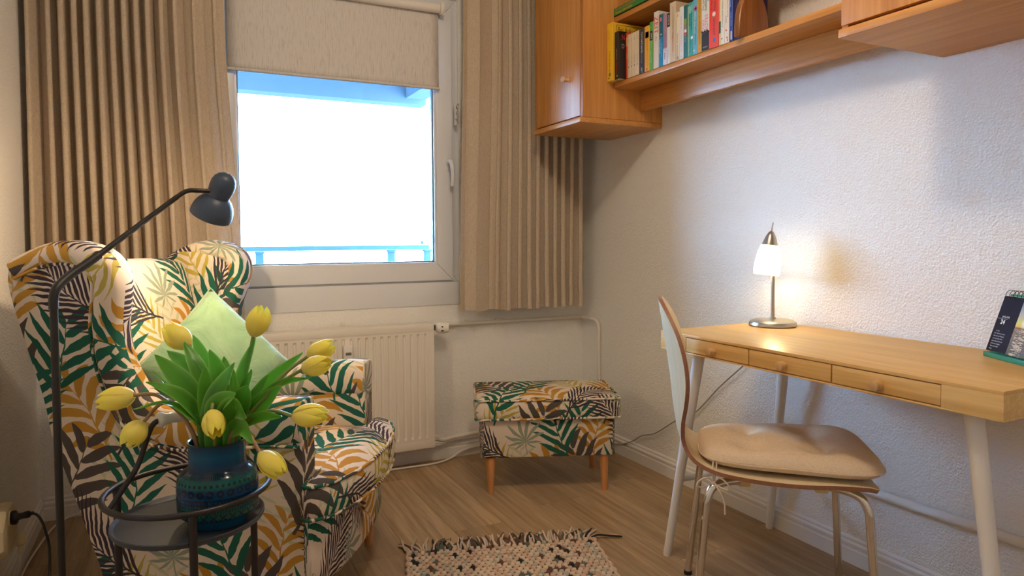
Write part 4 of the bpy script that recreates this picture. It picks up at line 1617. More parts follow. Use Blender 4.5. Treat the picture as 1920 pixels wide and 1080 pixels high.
ol = densify(rrect(.276, .163, .014))
q = MB()
q.pad(ol, [(.012, .148), (.003, .150), (0, .156), (0, .306)], lambda a, c, d: (a, c, d), (.31, .20))
q.build('storage_body', FABRIC2, fs, ang=45)
ol = densify(rrect(.296, .178, .018))
q = MB()
rg = q.pad(ol, [(.02, .306), (.006, .307), (.001, .312), (-.002, .33), (-.003, .350), (-.001, .372), (.002, .383), (.012, .389)], lambda a, c, d: (a, c, d), (.0, .45), cap1=False)
q.dome(rg[0][-1], rg[1][-1], [(.88, .397), (.72, .403), (.5, .407), (.2, .409)], lambda a, c, d: (a, c, d))
lid = q.build('lid_cushion', FABRIC2, fs, ang=60)
for hz in (.309, .386):
    q = MB()
    q.tube([(x, y, hz) for x, y in ol], .0045, 8, closed=True)
    q.build('welt', FABRIC2, lid)
for lx, ly in ((-.236, -.140), (.236, -.140), (-.236, .140), (.236, .140)):
    q = MB()
    q.tube([(lx, ly, 0), (lx * .995, ly * .99, .08), (lx * .985, ly * .97, .152)], [.0118, .0155, .0192], 20)
    q.build('leg', BEECH, fs, ang=60)

# ------------------------------------------------------------------ floor lamp
fl = empty('floor_lamp', (-2.145, -1.310, 0), 0, 'black floor lamp bending over the armchair', 'lamp')
q = MB()
q.lathe([(0, 0), (.112, 0), (.115, .004), (.112, .012), (.02, .018), (.014, .022), (.0, .022)], 48)
q.build('base', BLACKM, fl, ang=30)
q = MB()
q.tube([(0, 0, .018), (0, 0, .905)], .0078, 20)
q.build('pole', BLACKM, fl)
F0 = Vector((-2.145, -1.310, 0))


def wp(x, y, z):
    return Vector((x, y, z)) - F0


bend = spline([wp(-2.145, -1.310, .895), wp(-2.145, -1.309, .915), wp(-2.139, -1.302, .940), wp(-2.116, -1.271, .966), wp(-2.088, -1.234, .989), wp(-2.070, -1.210, 1.005)], 7)
q = MB()
q.tube(bend, [.0092 + (.0009 if k % 2 else 0) for k in range(len(bend))], 16)
q.build('flexible_joint', BLACK, fl)
q = MB()
armp = [wp(-2.072, -1.212, 1.003), wp(-1.904, -.990, 1.154)]
q.tube(armp, .0068, 16)
q.build('arm', BLACKM, fl)
HX = Vector((-1.787, -.934, 1.190))     # middle of the dome
LAX = (-(R_ * .46) - U_ * .86 + fwd * .25)
LAX.normalize()
q = MB()
neck = spline([wp(-1.912, -1.000, 1.147), wp(-1.890, -.972, 1.166), wp(-1.872, -.955, 1.175), wp(-1.850, -.944, 1.176), wp(-1.815, -.938, 1.176)], 6)
q.tube(neck, .0062, 14)
q.build('neck', BLACKM, fl)
q = MB()
hp = HX - F0
pr_ = [(0, -.0405), (.012, -.0390), (.022, -.0335), (.0295, -.024), (.0335, -.011), (.0340, .004), (.0325, .018), (.0298, .029), (.0292, .033), (.033, .0355), (.0415, .043), (.0495, .055), (.0550, .069), (.0572, .084), (.0570, .096),
       (.0555, .096), (.0555, .084), (.0530, .070), (.0478, .057), (.040, .047), (.028, .039), (.0, .037)]
q.lathe(pr_, 48, LAX, hp)
hd = q.build('lamp_shade', HEADM, fl, ang=50)
q = MB()
bo = hp + LAX * .062
q.lathe([(0, -.012), (.010, -.010), (.016, .0), (.014, .012), (.006, .018), (0, .019)], 20, LAX, bo)
q.build('bulb', emit('lit_bulb', (1, .75, .42), 12), fl)
lf = point_light('floor_lamp_light', bo + LAX * .030, 8.5, (1.0, .70, .40), .016, fl)

# ------------------------------------------------------------------ side table
st = empty('side_table', (-1.897, -1.412, 0), 0, 'round black metal side table with ring rail and white handle', 'side table')
q = MB()
q.lathe([(0, .432), (.144, .432), (.150, .434), (.152, .438), (.152, .444), (.150, .4455), (.147, .4435), (.143, .440), (0, .440)], 64)
q.build('tray', TRAYM, st, ang=40)
q = MB()
q.tube([(.163 * cos(2 * pi * k / 64), .163 * sin(2 * pi * k / 64), .505) for k in range(64)], .0062, 12, closed=True)
q.build('ring_rail', BLACKM, st)
for dg in (-89, 31, 151):
    a = radians(dg)
    q = MB()
    q.tube([(.1605 * cos(a), .1605 * sin(a), 0), (.1605 * cos(a), .1605 * sin(a), .503)], .0078, 14)
    lg = q.build('leg', BLACKM, st)
    q = MB()
    q.tube([(.148 * cos(a), .148 * sin(a), .438), (.1605 * cos(a), .1605 * sin(a), .438)], .005, 8)
    q.build('tray_fixing', BLACKM, lg)
he = Vector((.917, .399, 0))
q = MB()
hh = [(-.158, .505), (-.130, .541), (-.104, .577), (-.090, .612), (-.081, .638), (-.072, .656), (-.058, .663), (-.02, .664), (.02, .664), (.058, .663), (.072, .656), (.081, .638), (.090, .612), (.104, .577), (.130, .541), (.158, .505)]
q.tube(spline([he * a + Vector((0, 0, z)) for a, z in hh], 4), .0055, 12)
q.build('carrying_bow', BLACKM, st)
q = MB()
q.lathe([(0, -.062), (.0145, -.062), (.0160, -.058), (.0155, -.052), (.0118, -.044), (.0112, -.034), (.0128, -.015), (.0135, 0), (.0128, .015), (.0112, .034), (.0118, .044), (.0155, .052), (.0160, .058), (.0145, .062), (0, .062)], 28, he, (0, 0, .664))
q.build('handle_grip', PORC, st, ang=50)


# ------------------------------------------------------------------ vase
def vase_glaze():
    m, nt, b = mat('embossed_blue_glaze')
    uv = N(nt, 'ShaderNodeUVMap', uv_map='UVMap')
    sx = N(nt, 'ShaderNodeSeparateXYZ')
    nt.links.new(uv.outputs[0], sx.inputs[0])
    u, h = sx.outputs[0], sx.outputs[1]

    def row(count, z, half, fn):
        cell = M(nt, 'MULTIPLY', u, count)
        x = M(nt, 'MULTIPLY', M(nt, 'SUBTRACT', M(nt, 'FRACT', cell), .5), .503 / count)
        y = M(nt, 'SUBTRACT', h, z)
        return M(nt, 'MULTIPLY', fn(x, y), M(nt, 'LESS_THAN', M(nt, 'ABSOLUTE', y), half))

    def rad(x, y):
        return M(nt, 'SQRT', M(nt, 'ADD', M(nt, 'MULTIPLY', x, x), M(nt, 'MULTIPLY', y, y)))

    dots = row(44, .099, .006, lambda x, y: M(nt, 'LESS_THAN', rad(x, y), .0032))
    ringf = lambda x, y: M(nt, 'LESS_THAN', M(nt, 'ABSOLUTE', M(nt, 'SUBTRACT', rad(x, y), .0052)), .0021)
    rings = row(26, .083, .010, ringf)
    mx = lambda x, y: M(nt, 'MAXIMUM', M(nt, 'ABSOLUTE', x), M(nt, 'ABSOLUTE', y))
    mn = lambda x, y: M(nt, 'MINIMUM', M(nt, 'ABSOLUTE', x), M(nt, 'ABSOLUTE', y))
    sqf = lambda x, y: M(nt, 'MAXIMUM', M(nt, 'LESS_THAN', M(nt, 'ABSOLUTE', M(nt, 'SUBTRACT', mx(x, y), .0080)), .0011), M(nt, 'MULTIPLY', M(nt, 'LESS_THAN', mn(x, y), .0009), M(nt, 'LESS_THAN', mx(x, y), .008)))
    sq = row(25, .062, .012, sqf)
    ticks = row(90, .0455, .0035, lambda x, y: M(nt, 'LESS_THAN', M(nt, 'ABSOLUTE', x), .0012))
    ticks2 = row(110, .1125, .003, lambda x, y: M(nt, 'LESS_THAN', M(nt, 'ABSOLUTE', x), .0009))
    crf = lambda x, y: M(nt, 'MULTIPLY', M(nt, 'LESS_THAN', M(nt, 'ABSOLUTE', M(nt, 'SUBTRACT', M(nt, 'ABSOLUTE', x), M(nt, 'ABSOLUTE', y))), .0020), M(nt, 'LESS_THAN', mx(x, y), .0075))
    cr_ = row(27, .0330, .010, crf)
    g_ = dots
    for k in (rings, sq, ticks, ticks2, cr_):
        g_ = M(nt, 'MAXIMUM', g_, k)
    v = coord(nt)
    n1 = noise(nt, v, 40, 4, .7)
    rp = N(nt, 'ShaderNodeValToRGB')
    bands = [(0, (.004, .045, .11)), (.025, (.004, .06, .12)), (.035, (.003, .08, .075)), (.05, (.004, .085, .085)), (.06, (.003, .035, .13)), (.075, (.003, .045, .14)), (.088, (.004, .03, .10)), (.097, (.006, .115, .085)), (.108, (.004, .075, .080)), (.118, (.010, .014, .055)), (.128, (.003, .038, .095)), (.15, (.003, .070, .155)), (.168, (.003, .045, .10)), (.176, (.006, .010, .030))]
    hs = M(nt, 'ADD', M(nt, 'DIVIDE', h, .18), M(nt, 'MULTIPLY', M(nt, 'SUBTRACT', n1, .5), .05))
    nt.links.new(hs, rp.inputs[0])
    E = rp.color_ramp.elements
    E[0].color = (*bands[0][1], 1)
    E[1].position = bands[-1][0] / .18
    E[1].color = (*bands[-1][1], 1)
    for p_, c_ in bands[1:-1]:
        e = E.new(p_ / .18)
        e.color = (*c_, 1)
    col = mixc(nt, M(nt, 'MULTIPLY', noise(nt, v, 18, 3), .3), rp.outputs[0], (.003, .075, .085))
    col = mixc(nt, M(nt, 'MULTIPLY', g_, .85), col, (.004, .006, .014))
    nt.links.new(col, b.inputs['Base Color'])
    b.inputs['Roughness'].default_value = .14
    b.inputs['Specular IOR Level'].default_value = .22
    b.inputs['Coat Weight'].default_value = .10
    b.inputs['Coat Roughness'].default_value = .06
    hgt = M(nt, 'SUBTRACT', M(nt, 'MULTIPLY', n1, .25), g_)
    bump(nt, b, hgt, 1.0, .0026)
    return m


vs = MB()
vp = [(0, 0), (.058, 0), (.060, .002), (.0605, .018), (.062, .021), (.076, .024), (.0795, .030), (.0808, .045), (.0812, .062), (.0810, .083), (.0800, .096), (.0775, .1045), (.0715, .1115), (.0640, .1170), (.0585, .1215), (.0570, .127), (.0566, .150), (.0572, .168), (.0590, .1725), (.0588, .1755), (.0560, .1755), (.0535, .172), (.0530, .14), (.0560, .115), (.072, .09), (.072, .03), (.0, .012)]
ref = []
for a, c in zip(vp, vp[1:]):
    k = max(1, int(max(abs(c[1] - a[1]), abs(c[0] - a[0])) / .006))
    ref += [(lerp(a[0], c[0], i / k), lerp(a[1], c[1], i / k)) for i in range(k)]
ref.append(vp[-1])
vs.lathe(ref, 72)
vase = vs.build('vase', vase_glaze(), None, ang=55, loc=(-1.842, -1.461, .4408))
tag(vase, 'embossed dark blue ceramic vase holding tulips on the side table', 'vase')


# ------------------------------------------------------------------ tulips
def petal_mat():
    m, nt, b = mat('yellow_tulip_petal')
    uv = N(nt, 'ShaderNodeUVMap', uv_map='UVMap')
    sx = N(nt, 'ShaderNodeSeparateXYZ')
    nt.links.new(uv.outputs[0], sx.inputs[0])
    mp = N(nt, 'ShaderNodeMapping')
    mp.inputs['Scale'].default_value = (2, 60, 1)
    nt.links.new(uv.outputs[0], mp.inputs[0])
    st_ = noise(nt, mp.outputs[0], 1.0, 3, .6)
    rp = N(nt, 'ShaderNodeValToRGB')
    nt.links.new(sx.outputs[0], rp.inputs[0])
    E = rp.color_ramp.elements
    E[0].color = (.84, .72, .22, 1)
    E[1].color = (.95, .86, .10, 1)
    e = E.new(.35)
    e.color = (.93, .80, .18, 1)
    col = mixc(nt, M(nt, 'MULTIPLY', st_, .35), rp.outputs[0], (.88, .70, .10))
    nt.links.new(col, b.inputs['Base Color'])
    b.inputs['Roughness'].default_value = .45
    b.inputs['Specular IOR Level'].default_value = .3
    tr = N(nt, 'ShaderNodeBsdfTranslucent')
    nt.links.new(col, tr.inputs[0])
    mx = N(nt, 'ShaderNodeMixShader')
    mx.inputs[0].default_value = .28
    nt.links.new(b.outputs[0], mx.inputs[1])
    nt.links.new(tr.outputs[0], mx.inputs[2])
    out = [n for n in nt.nodes if n.type == 'OUTPUT_MATERIAL'][0]
    nt.links.new(mx.outputs[0], out.inputs[0])
    return m


def leaf_mat():
    m, nt, b = mat('tulip_leaf')
    uv = N(nt, 'ShaderNodeUVMap', uv_map='UVMap')
    mp = N(nt, 'ShaderNodeMapping')
    mp.inputs['Scale'].default_value = (1.2, 40, 1)
    nt.links.new(uv.outputs[0], mp.inputs[0])
    st_ = noise(nt, mp.outputs[0], 1.0, 3, .6)
    oi = N(nt, 'ShaderNodeObjectInfo')
    sx = N(nt, 'ShaderNodeSeparateXYZ')
    nt.links.new(uv.outputs[0], sx.inputs[0])
    rim = M(nt, 'POWER', M(nt, 'MULTIPLY', M(nt, 'ABSOLUTE', M(nt, 'SUBTRACT', sx.outputs[1], .5)), 2), 6)
    col = mixc(nt, st_, (.042, .20, .012), (.13, .44, .034))
    col = mixc(nt, M(nt, 'MULTIPLY', oi.outputs['Random'], .55), col, (.016, .085, .012))
    col = mixc(nt, M(nt, 'MULTIPLY', rim, .75), col, (.30, .56, .12))  # paler leaf rim: edge highlights painted into the colour
    nt.links.new(col, b.inputs['Base Color'])
    b.inputs['Roughness'].default_value = .38
    bump(nt, b, st_, .12, .0008)
    tr = N(nt, 'ShaderNodeBsdfTranslucent')
    nt.links.new(mixc(nt, .5, col, (.22, .62, .04)), tr.inputs[0])
    mx = N(nt, 'ShaderNodeMixShader')
    mx.inputs[0].default_value = .18
    nt.links.new(b.outputs[0], mx.inputs[1])
    nt.links.new(tr.outputs[0], mx.inputs[2])
    out = [n for n in nt.nodes if n.type == 'OUTPUT_MATERIAL'][0]
    nt.links.new(mx.outputs[0], out.inputs[0])
    return m


PETAL, LEAF = petal_mat(), leaf_mat()
STEM = plain('tulip_stem', (.22, .25, .06), .45, vary=.3)
STEMB = plain('brownish_tulip_stem', (.34, .20, .08), .45, vary=.2)
VC = Vector((-1.842, -1.461, 0))


def make_leaf(parent, o0, a, mid, tip, wd, roll_):
    pts = spline([Vector(a), Vector(mid), Vector(tip)], 12)
    base = VC + (Vector((a[0], a[1], 0)) - VC) * .75 + Vector((0, 0, .50))
    pts = spline([base, Vector(a)], 5)[:-1] + pts
    n = len(pts)
    rnd = random.Random(int(wd * 1e6) + int(tip[0] * 1e4))
    q = MB()
    P, UV = [], []
    for i, p in enumerate(pts):
        t = i / (n - 1)
        tg = (pts[min(i + 1, n - 1)] - pts[max(i - 1, 0)]).normalized()
        face = Vector((-.10, -.90, .42))
        sd = tg.cross(face).normalized()
        ro = Matrix.Rotation(roll_ * 1.7 * (.3 + .7 * t), 3, tg)
        sd = ro @ sd
        nr = sd.cross(tg).normalized()
        w = wd * .74 * (sin(pi * min(1, (t * .90 + .10)) ** 1.15) ** .75 if t < 1 else 0) + .0004
        row, ur = [], []
        for k in range(7):
            e = -1 + k / 3
            wav = .0018 * sin(9 * t + 3 * e + roll_ * 5) * abs(e)
            row.append(p + sd * (w * e) + nr * (-.30 * w * (1 - abs(e) ** 1.4) + wav) - o0)
            ur.append((t, .5 + e * .5))
        P.append(row)
        UV.append(ur)
    q.grid(P, UV)
    return q.build('leaf', LEAF, parent, ang=80, recalc=False)


def make_tulip(label, base, tip, leaves, sag, brown, R=.0235, via=None, openness=0.0):
    base, tip = Vector(base), Vector(tip)
    o = empty('tulip', (0, 0, 0), 0, label, 'tulip', 'tulips in the blue vase')
    d = base - VC
    a = atan2(d.y, d.x)
    p0 = VC + Vector((cos(a) * .030, sin(a) * .030, .462))
    p1 = VC + Vector((cos(a) * .043, sin(a) * .043, .622))
    if via:
        p1, mid = Vector(via[0]), Vector(via[1])
    o.location = p0
    ax = (tip - base).normalized()
    if not via:
        mid = p1.lerp(base, .55) + Vector((0, 0, sag))
    sp = spline([p0, p1, mid, base, base + ax * .006], 8)
    q = MB()
    q.tube([p - p0 for p in sp], [lerp(.0042, .0034, i / (len(sp) - 1)) for i in range(len(sp))], 10)
    q.build('stem', STEMB if brown else STEM, o)
    Lg = (tip - base).length
    ref = Vector((.3, -.8, .5))
    xa = (ref - ax * ref.dot(ax)).normalized()
    ya = ax.cross(xa)
    rnd = random.Random(int(base.x * 1e4))
    off = rnd.random() * 2
    for k in range(6):
        outer = k % 2 == 0
        th0 = off + k * pi / 3 + rnd.uniform(-.1, .1)
        ln = Lg * (rnd.uniform(.94, 1.03) if outer else rnd.uniform(.96, 1.05))
        rs = R * (.96 if outer else .82)
        q = MB()
        P, UV = [], []
        for i in range(13):
            s = i / 12
            rad = rs * (sin(pi * (.06 + .80 * s ** .92)) ** .72) * (1 + openness * s * s)
            hw = (1.02 if outer else .95) * (max(0, 1 - s ** 2.3)) ** .62 * (.45 + .55 * sstep(0, .18, s)) + .02
            row, ur = [], []
            for j in range(9):
                e = -1 + j / 4
                th = th0 + hw * e
                rr = rad * (1 + .07 * (1 - e * e)) * (1.0 + .05 * e * (1 if outer else -1))
                hgt = ln * s - .0025 * e * e * sin(pi * s)
                row.append(base + ax * hgt + (xa * cos(th) + ya * sin(th)) * rr - p0)
                ur.append((s, .5 + .5 * e))
            P.append(row)
            UV.append(ur)
        q.grid(P, UV)
        q.build('petal', PETAL, o, ang=80, recalc=False)
    q = MB()
    q.lathe([(0, 0), (.004, .004), (.005, .02), (.006, .030), (0, .033)], 8, ax, base - p0)
    q.build('pistil', STEM, o)
    for lf_ in leaves:
        make_leaf(o, p0, *lf_)
    return o


make_tulip('tall yellow tulip standing upright above all the others', (-1.764, -1.443, 0.828), (-1.744, -1.45, 0.892), [
    ((-1.815, -1.458, 0.661), (-1.791, -1.455, 0.745), (-1.761, -1.456, 0.827), 0.0196, -0.3),
    ((-1.807, -1.473, 0.652), (-1.787, -1.48, 0.726), (-1.773, -1.485, 0.763), 0.0148, 0.5),
    ((-1.822, -1.455, 0.638), (-1.764, -1.481, 0.712), (-1.738, -1.492, 0.752), 0.0183, -0.5),
], 0.01, 0, 0.0255)
make_tulip('yellow tulip at the back leaning left towards the chair back', (-1.889, -1.337, 0.8), (-1.934, -1.302, 0.844), [
    ((-1.856, -1.438, 0.656), (-1.886, -1.418, 0.753), (-1.934, -1.381, 0.801), 0.0286, -0.2),
    ((-1.847, -1.442, 0.661), (-1.874, -1.424, 0.764), (-1.9, -1.387, 0.817), 0.0252, 0.3),
    ((-1.841, -1.433, 0.67), (-1.862, -1.396, 0.77), (-1.881, -1.362, 0.829), 0.0222, -0.1),
    ((-1.848, -1.442, 0.65), (-1.918, -1.393, 0.711), (-1.962, -1.347, 0.753), 0.0104, 0.6),
], 0.015, 0, 0.027, ((-1.820, -1.426, .622), (-1.846, -1.372, .745)))
make_tulip('upper of the two yellow tulips side by side on the right', (-1.658, -1.497, 0.783), (-1.606, -1.522, 0.809), [
    ((-1.806, -1.462, 0.661), (-1.73, -1.474, 0.737), (-1.664, -1.472, 0.789), 0.0197, 0.5),
    ((-1.808, -1.484, 0.644), (-1.765, -1.549, 0.674), (-1.727, -1.601, 0.683), 0.0154, 0.4),
], 0.02, 0, 0.0225)
make_tulip('lower of the two yellow tulips side by side on the right', (-1.679, -1.555, 0.766), (-1.63, -1.59, 0.783), [
    ((-1.807, -1.473, 0.658), (-1.727, -1.532, 0.733), (-1.665, -1.584, 0.754), 0.0123, 0.6),
    ((-1.808, -1.473, 0.641), (-1.758, -1.518, 0.693), (-1.721, -1.546, 0.735), 0.0303, -0.3),
], 0.02, 0, 0.0215)
make_tulip('yellow tulip lying level in front of the near armrest end', (-1.705, -1.59, 0.678), (-1.648, -1.642, 0.686), [
    ((-1.832, -1.495, 0.644), (-1.818, -1.555, 0.7), (-1.794, -1.59, 0.684), 0.0322, 0.6),
    ((-1.822, -1.5, 0.638), (-1.804, -1.564, 0.662), (-1.783, -1.598, 0.636), 0.0226, 0.5),
], 0.03, 0, 0.0235)
make_tulip('yellow tulip stretching furthest left, lying level on a brown stem', (-1.995, -1.421, 0.718), (-2.064, -1.399, 0.706), [
    ((-1.864, -1.456, 0.655), (-1.913, -1.484, 0.725), (-1.972, -1.499, 0.757), 0.0207, 0.35),
    ((-1.861, -1.458, 0.644), (-1.928, -1.489, 0.708), (-1.994, -1.501, 0.706), 0.0141, 0.7),
], 0.035, 1, 0.0245)
make_tulip('yellow tulip drooping to the lower left beside the table handle', (-1.977, -1.477, 0.674), (-2.012, -1.484, 0.632), [
    ((-1.863, -1.445, 0.647), (-1.903, -1.456, 0.739), (-1.956, -1.46, 0.805), 0.0334, 0.25),
], 0.055, 1, 0.0235)
make_tulip('pale yellow tulip facing forward over the vase rim', (-1.854, -1.538, 0.693), (-1.85, -1.59, 0.656), [
    ((-1.864, -1.467, 0.641), (-1.848, -1.506, 0.715), (-1.808, -1.512, 0.786), 0.0296, -0.35),
    ((-1.857, -1.46, 0.638), (-1.862, -1.477, 0.716), (-1.863, -1.485, 0.776), 0.0234, 0.15),
    ((-1.853, -1.484, 0.649), (-1.843, -1.531, 0.703), (-1.812, -1.568, 0.732), 0.0325, -0.2),
], 0.04, 0, 0.0225)
make_tulip('yellow tulip hanging down right of the vase', (-1.769, -1.583, 0.609), (-1.733, -1.626, 0.572), [
    ((-1.816, -1.48, 0.644), (-1.808, -1.504, 0.71), (-1.812, -1.51, 0.773), 0.02, 0.6),
    ((-1.817, -1.48, 0.638), (-1.799, -1.509, 0.699), (-1.787, -1.535, 0.739), 0.03, 0.1),
    ((-1.835, -1.448, 0.65), (-1.833, -1.434, 0.739), (-1.852, -1.433, 0.804), 0.0276, -0.2),
    ((-1.826, -1.441, 0.647), (-1.818, -1.42, 0.723), (-1.821, -1.394, 0.781), 0.0257, 0.1),
], 0.03, 1, 0.0235)

# ------------------------------------------------------------------ plywood chair
ch = empty('chair', (-.452, -1.699, 0), radians(-39), 'bent plywood chair with chrome legs standing at the desk', 'chair')
CP = [  # x, z, half width, forward cup of the edges
    (.205, .418, .150, 0), (.200, .424, .185, 0), (.17, .431, .198, 0), (.10, .433, .205, .0), (.02, .430, .205, .0), (-.08, .430, .190, .0), (-.17, .436, .164, .01), (-.226, .456, .140, .1), (-.256, .492, .122, .4), (-.268, .54, .130, .8), (-.276, .60, .160, 1.1),
    (-.283, .665, .180, 1.2), (-.292, .73, .182, 1.2), (-.302, .79, .164, 1.2), (-.309, .835, .126, 1.1), (-.313, .860, .082, 1.0), (-.315, .870, .040, 1.0)]
cp = spline([(x, z, w) for x, z, w, c in CP], 4)
cc = spline([(c, 0, 0) for x, z, w, c in CP], 4)
q = MB()
n = len(cp)
F, Bk = [], []
TH = .0105
for i in range(n):
    x, z, w = cp[i]
    c = max(0, cc[i].x)
    t = cp[min(i + 1, n - 1)] - cp[max(i - 1, 0)]
    tn = Vector((t.x, t.y)).normalized()
    nx, nz = tn.y, -tn.x     # towards the sitter
    if nz < 0 and i < n // 3:
        nx, nz = -nx, -nz
    f_, b2 = [], []
    for k in range(17):
        y = w * (-1 + k / 8)
        xx = x + c * y * y * 1.0
        f_.append((xx + nx * TH / 2, y, z + nz * TH / 2))
        b2.append((xx - nx * TH / 2, y, z - nz * TH / 2))
    F.append(f_)
    Bk.append(b2)
q.grid(F, mi=0)
q.grid(Bk, mi=0)
for j in (0, 16):
    q.grid([[F[i][j], Bk[i][j]] for i in range(n)], mi=1)
for i in (0, n - 1):
    q.grid([[F[i][j], Bk[i][j]] for j in range(17)], mi=1)
q.build('plywood_shell', [BIRCH, PLYEDGE], ch, ang=45)
for sx, sy in ((1, -1), (1, 1), (-1, -1), (-1, 1)):
    q = MB()
    if sx > 0:
        pth = [(.075, .10 * sy, .404), (.120, .125 * sy, .406), (.148, .150 * sy, .406), (.170, .166 * sy, .396), (.182, .175 * sy, .370), (.186, .178 * sy, .33), (.197, .190 * sy, .15), (.205, .200 * sy, .006)]
    else:
        pth = [(-.085, .09 * sy, .400), (-.128, .115 * sy, .403), (-.160, .136 * sy, .402), (-.182, .150 * sy, .392), (-.193, .158 * sy, .366), (-.198, .161 * sy, .33), (-.216, .176 * sy, .15), (-.230, .188 * sy, .006)]
    q.tube(spline(pth, 6), .0105, 18)
    lg = q.build('leg', CHROME, ch, ang=60)
    q = MB()
    fx, fy = pth[-1][0], pth[-1][1]
    q.lathe([(0, 0), (.0125, 0), (.013, .004), (.0115, .012), (0, .012)], 16, None, (fx, fy, 0))
    q.build('foot_cap', BLACK, lg)
    bx, by = (.088, .107 * sy) if sx > 0 else (-.098, .098 * sy)
    boxo('seat_clip', (bx - .016, by - .016, .388), (bx + .016, by + .016, .4245), CLIP, ch, .005)

PADM = linen('beige_seat_pad_cotton', (0.66, 0.52, 0.375), (0.77, 0.63, 0.475), 0)
sp_ = empty('seat_pad', (-.452, -1.699, .4415), radians(-39), 'beige tufted seat pad tied onto the plywood chair', 'cushion')
q = MB()


def padpt(a, c, top):
    """a,c in [-1,1]: back-front and side; wider at the front, rounded corners"""
    r_ = max(abs(a), abs(c))
    ang = atan2(c, a)
    k = (abs(cos(ang)) ** 5 + abs(sin(ang)) ** 5) ** (-1 / 5) * r_
    u, w_ = k * cos(ang), k * sin(ang)
    x = .012 + u * .222
    y = w_ * (.180 + .030 * u)
    prof_ = max(0, 1 - r_ ** 5.5) ** .5
    z = .0 + (.026 + .034 * prof_ - .004 * (1 - prof_) if top else .024 - .024 * max(0, 1 - r_ ** 9) ** .5)
    if top:
        for tx, ty in ((-.078, -.075), (-.078, .075), (.088, -.082), (.088, .082)):
            d2 = (x - tx) ** 2 + (y - ty) ** 2
            z -= .028 * math.exp(-d2 / .0011) + .008 * math.exp(-d2 / .006)
        for (tx, ty), (ux, uy) in (((-.078, -.075), (-.078, .075)), ((.088, -.082), (.088, .082))):
            if min(ty, uy) < y < max(ty, uy):
                z -= .005 * math.exp(-((x - tx) ** 2) / .00025) * (1 - (y / .08) ** 2)
    return (x, y, z)


n = 56
for top in (True, False):
    q.grid([[padpt(-1 + 2 * i / n, -1 + 2 * j / n, top) for j in range(n + 1)] for i in range(n + 1)])
pad_ = q.build('pad_cover', PADM, sp_, ang=80)
q = MB()
rim = []
for k in range(120):
    t = 2 * pi * k / 120
    m_ = max(abs(cos(t)), abs(sin(t)))
    rim.append(padpt(cos(t) / m_, sin(t) / m_, True))
q.tube(rim, .0022, 6, closed=True)
q.build('piping', PADM, sp_)
STRING = plain('cotton_string', (.66, .56, .46), .9)
kx, ky, kz = -.178, -.150, -.035
for pth in ([(-.178, -.132, .018), (-.180, -.146, -.004), (kx, ky, kz)], [(-.170, -.138, .018), (-.172, -.148, -.006), (kx, ky, kz)],
            [(kx, ky, kz), (-.193, -.162, -.018), (-.213, -.167, -.025), (-.219, -.165, -.040), (-.203, -.160, -.044), (kx, ky, kz)],
            [(kx, ky, kz), (-.163, -.162, -.018), (-.145, -.170, -.030), (-.143, -.168, -.044), (-.161, -.162, -.042), (kx, ky, kz)],
            [(kx, ky, kz), (-.193, -.160, -.060), (-.199, -.166, -.095), (-.207, -.168, -.125)], [(kx, ky, kz), (-.165, -.162, -.050), (-.153, -.166, -.080), (-.151, -.168, -.108)]):
    q = MB()
    q.tube(spline(pth, 7), .0021, 8)
    q.build('tie_string', STRING, sp_)
q = MB()
q.lathe([(0, -.006), (.005, -.004), (.0065, 0), (.005, .004), (0, .006)], 10, (1, .3, .2), (kx, ky, kz))
q.build('knot', STRING, sp_)

# ------------------------------------------------------------------ woven rug
YA = [plain('cream_rug_yarn', (.62, .50, .385), .95), plain('warm_rug_yarn', (.56, .40, .30), .95), plain('grey_rug_yarn', (.42, .41, .35), .95), plain('black_rug_yarn', (.018, .020, .024), .95), plain('brown_rug_yarn', (.12, .060, .048), .95), plain('green_rug_yarn', (.10, .13, .12), .95)]
ru = empty('rug', (-1.246, -.890, 0), radians(-16.9), 'flat woven cream and black flecked rug with a fringe', 'rug')
RW, RL = .632, .74
boxo('backing', (.006, -RL, 0), (RW - .006, -.004, .004), YA[4], ru, 0)
q = MB()
cw, chh = .0205, .0185
rnd = random.Random(5)
ncol, nrow = int(RW / cw), int(RL / chh)
band = [rnd.random() for _ in range(ncol)]
for r in range(nrow):
    for c in range(ncol + 1):
        off = (cw / 2 if r % 2 else 0)
        x0 = c * cw - off + rnd.uniform(-.0012, .0012)
        x1 = x0 + cw * .80
        x0, x1 = max(0, x0), min(RW, x1)
        if x1 - x0 < .004:
            continue
        y1 = -r * chh + rnd.uniform(-.0012, .0012)
        y0 = y1 - chh * .98
        v = rnd.random()
        dark = .05 + .10 * (.5 + .5 * sin(c * .55 + 1.2 * sin(r * .11)))
        mi = 3 if v < dark * .55 else 4 if v < dark * .80 else 5 if v < dark else 2 if v < dark + .12 else 1 if v < dark + .40 else 0
        hgt = rnd.uniform(.0105, .0135)
        b_ = len(q.v)
        my, ix, iy = .0042, .0030, .0032
        q.v += [(x0, y0, my), (x1, y0, my), (x1, y1, my), (x0, y1, my), (x0 + ix, y0 + iy, hgt), (x1 - ix, y0 + iy, hgt), (x1 - ix, y1 - iy, hgt), (x0 + ix, y1 - iy, hgt)]
        for f_ in ((4, 5, 6, 7), (0, 1, 5, 4), (1, 2, 6, 5), (2, 3, 7, 6), (3, 0, 4, 7)):
            q.face([b_ + k for k in f_], None, mi)
wv_ = q.build('weave', YA, ru, ang=70, recalc=False)
wv_['kind'] = 'stuff'
for sx in (0, RW):
    q = MB()
    q.tube([(sx + .003 * sin(k * 1.7), -.005 - k * .012, .007) for k in range(int(RL / .012))], [.0062 + .0014 * sin(k * 2.1) for k in range(int(RL / .012))], 8)
    q.build('bound_edge', YA[1], ru)
cache = {}
ns = 84
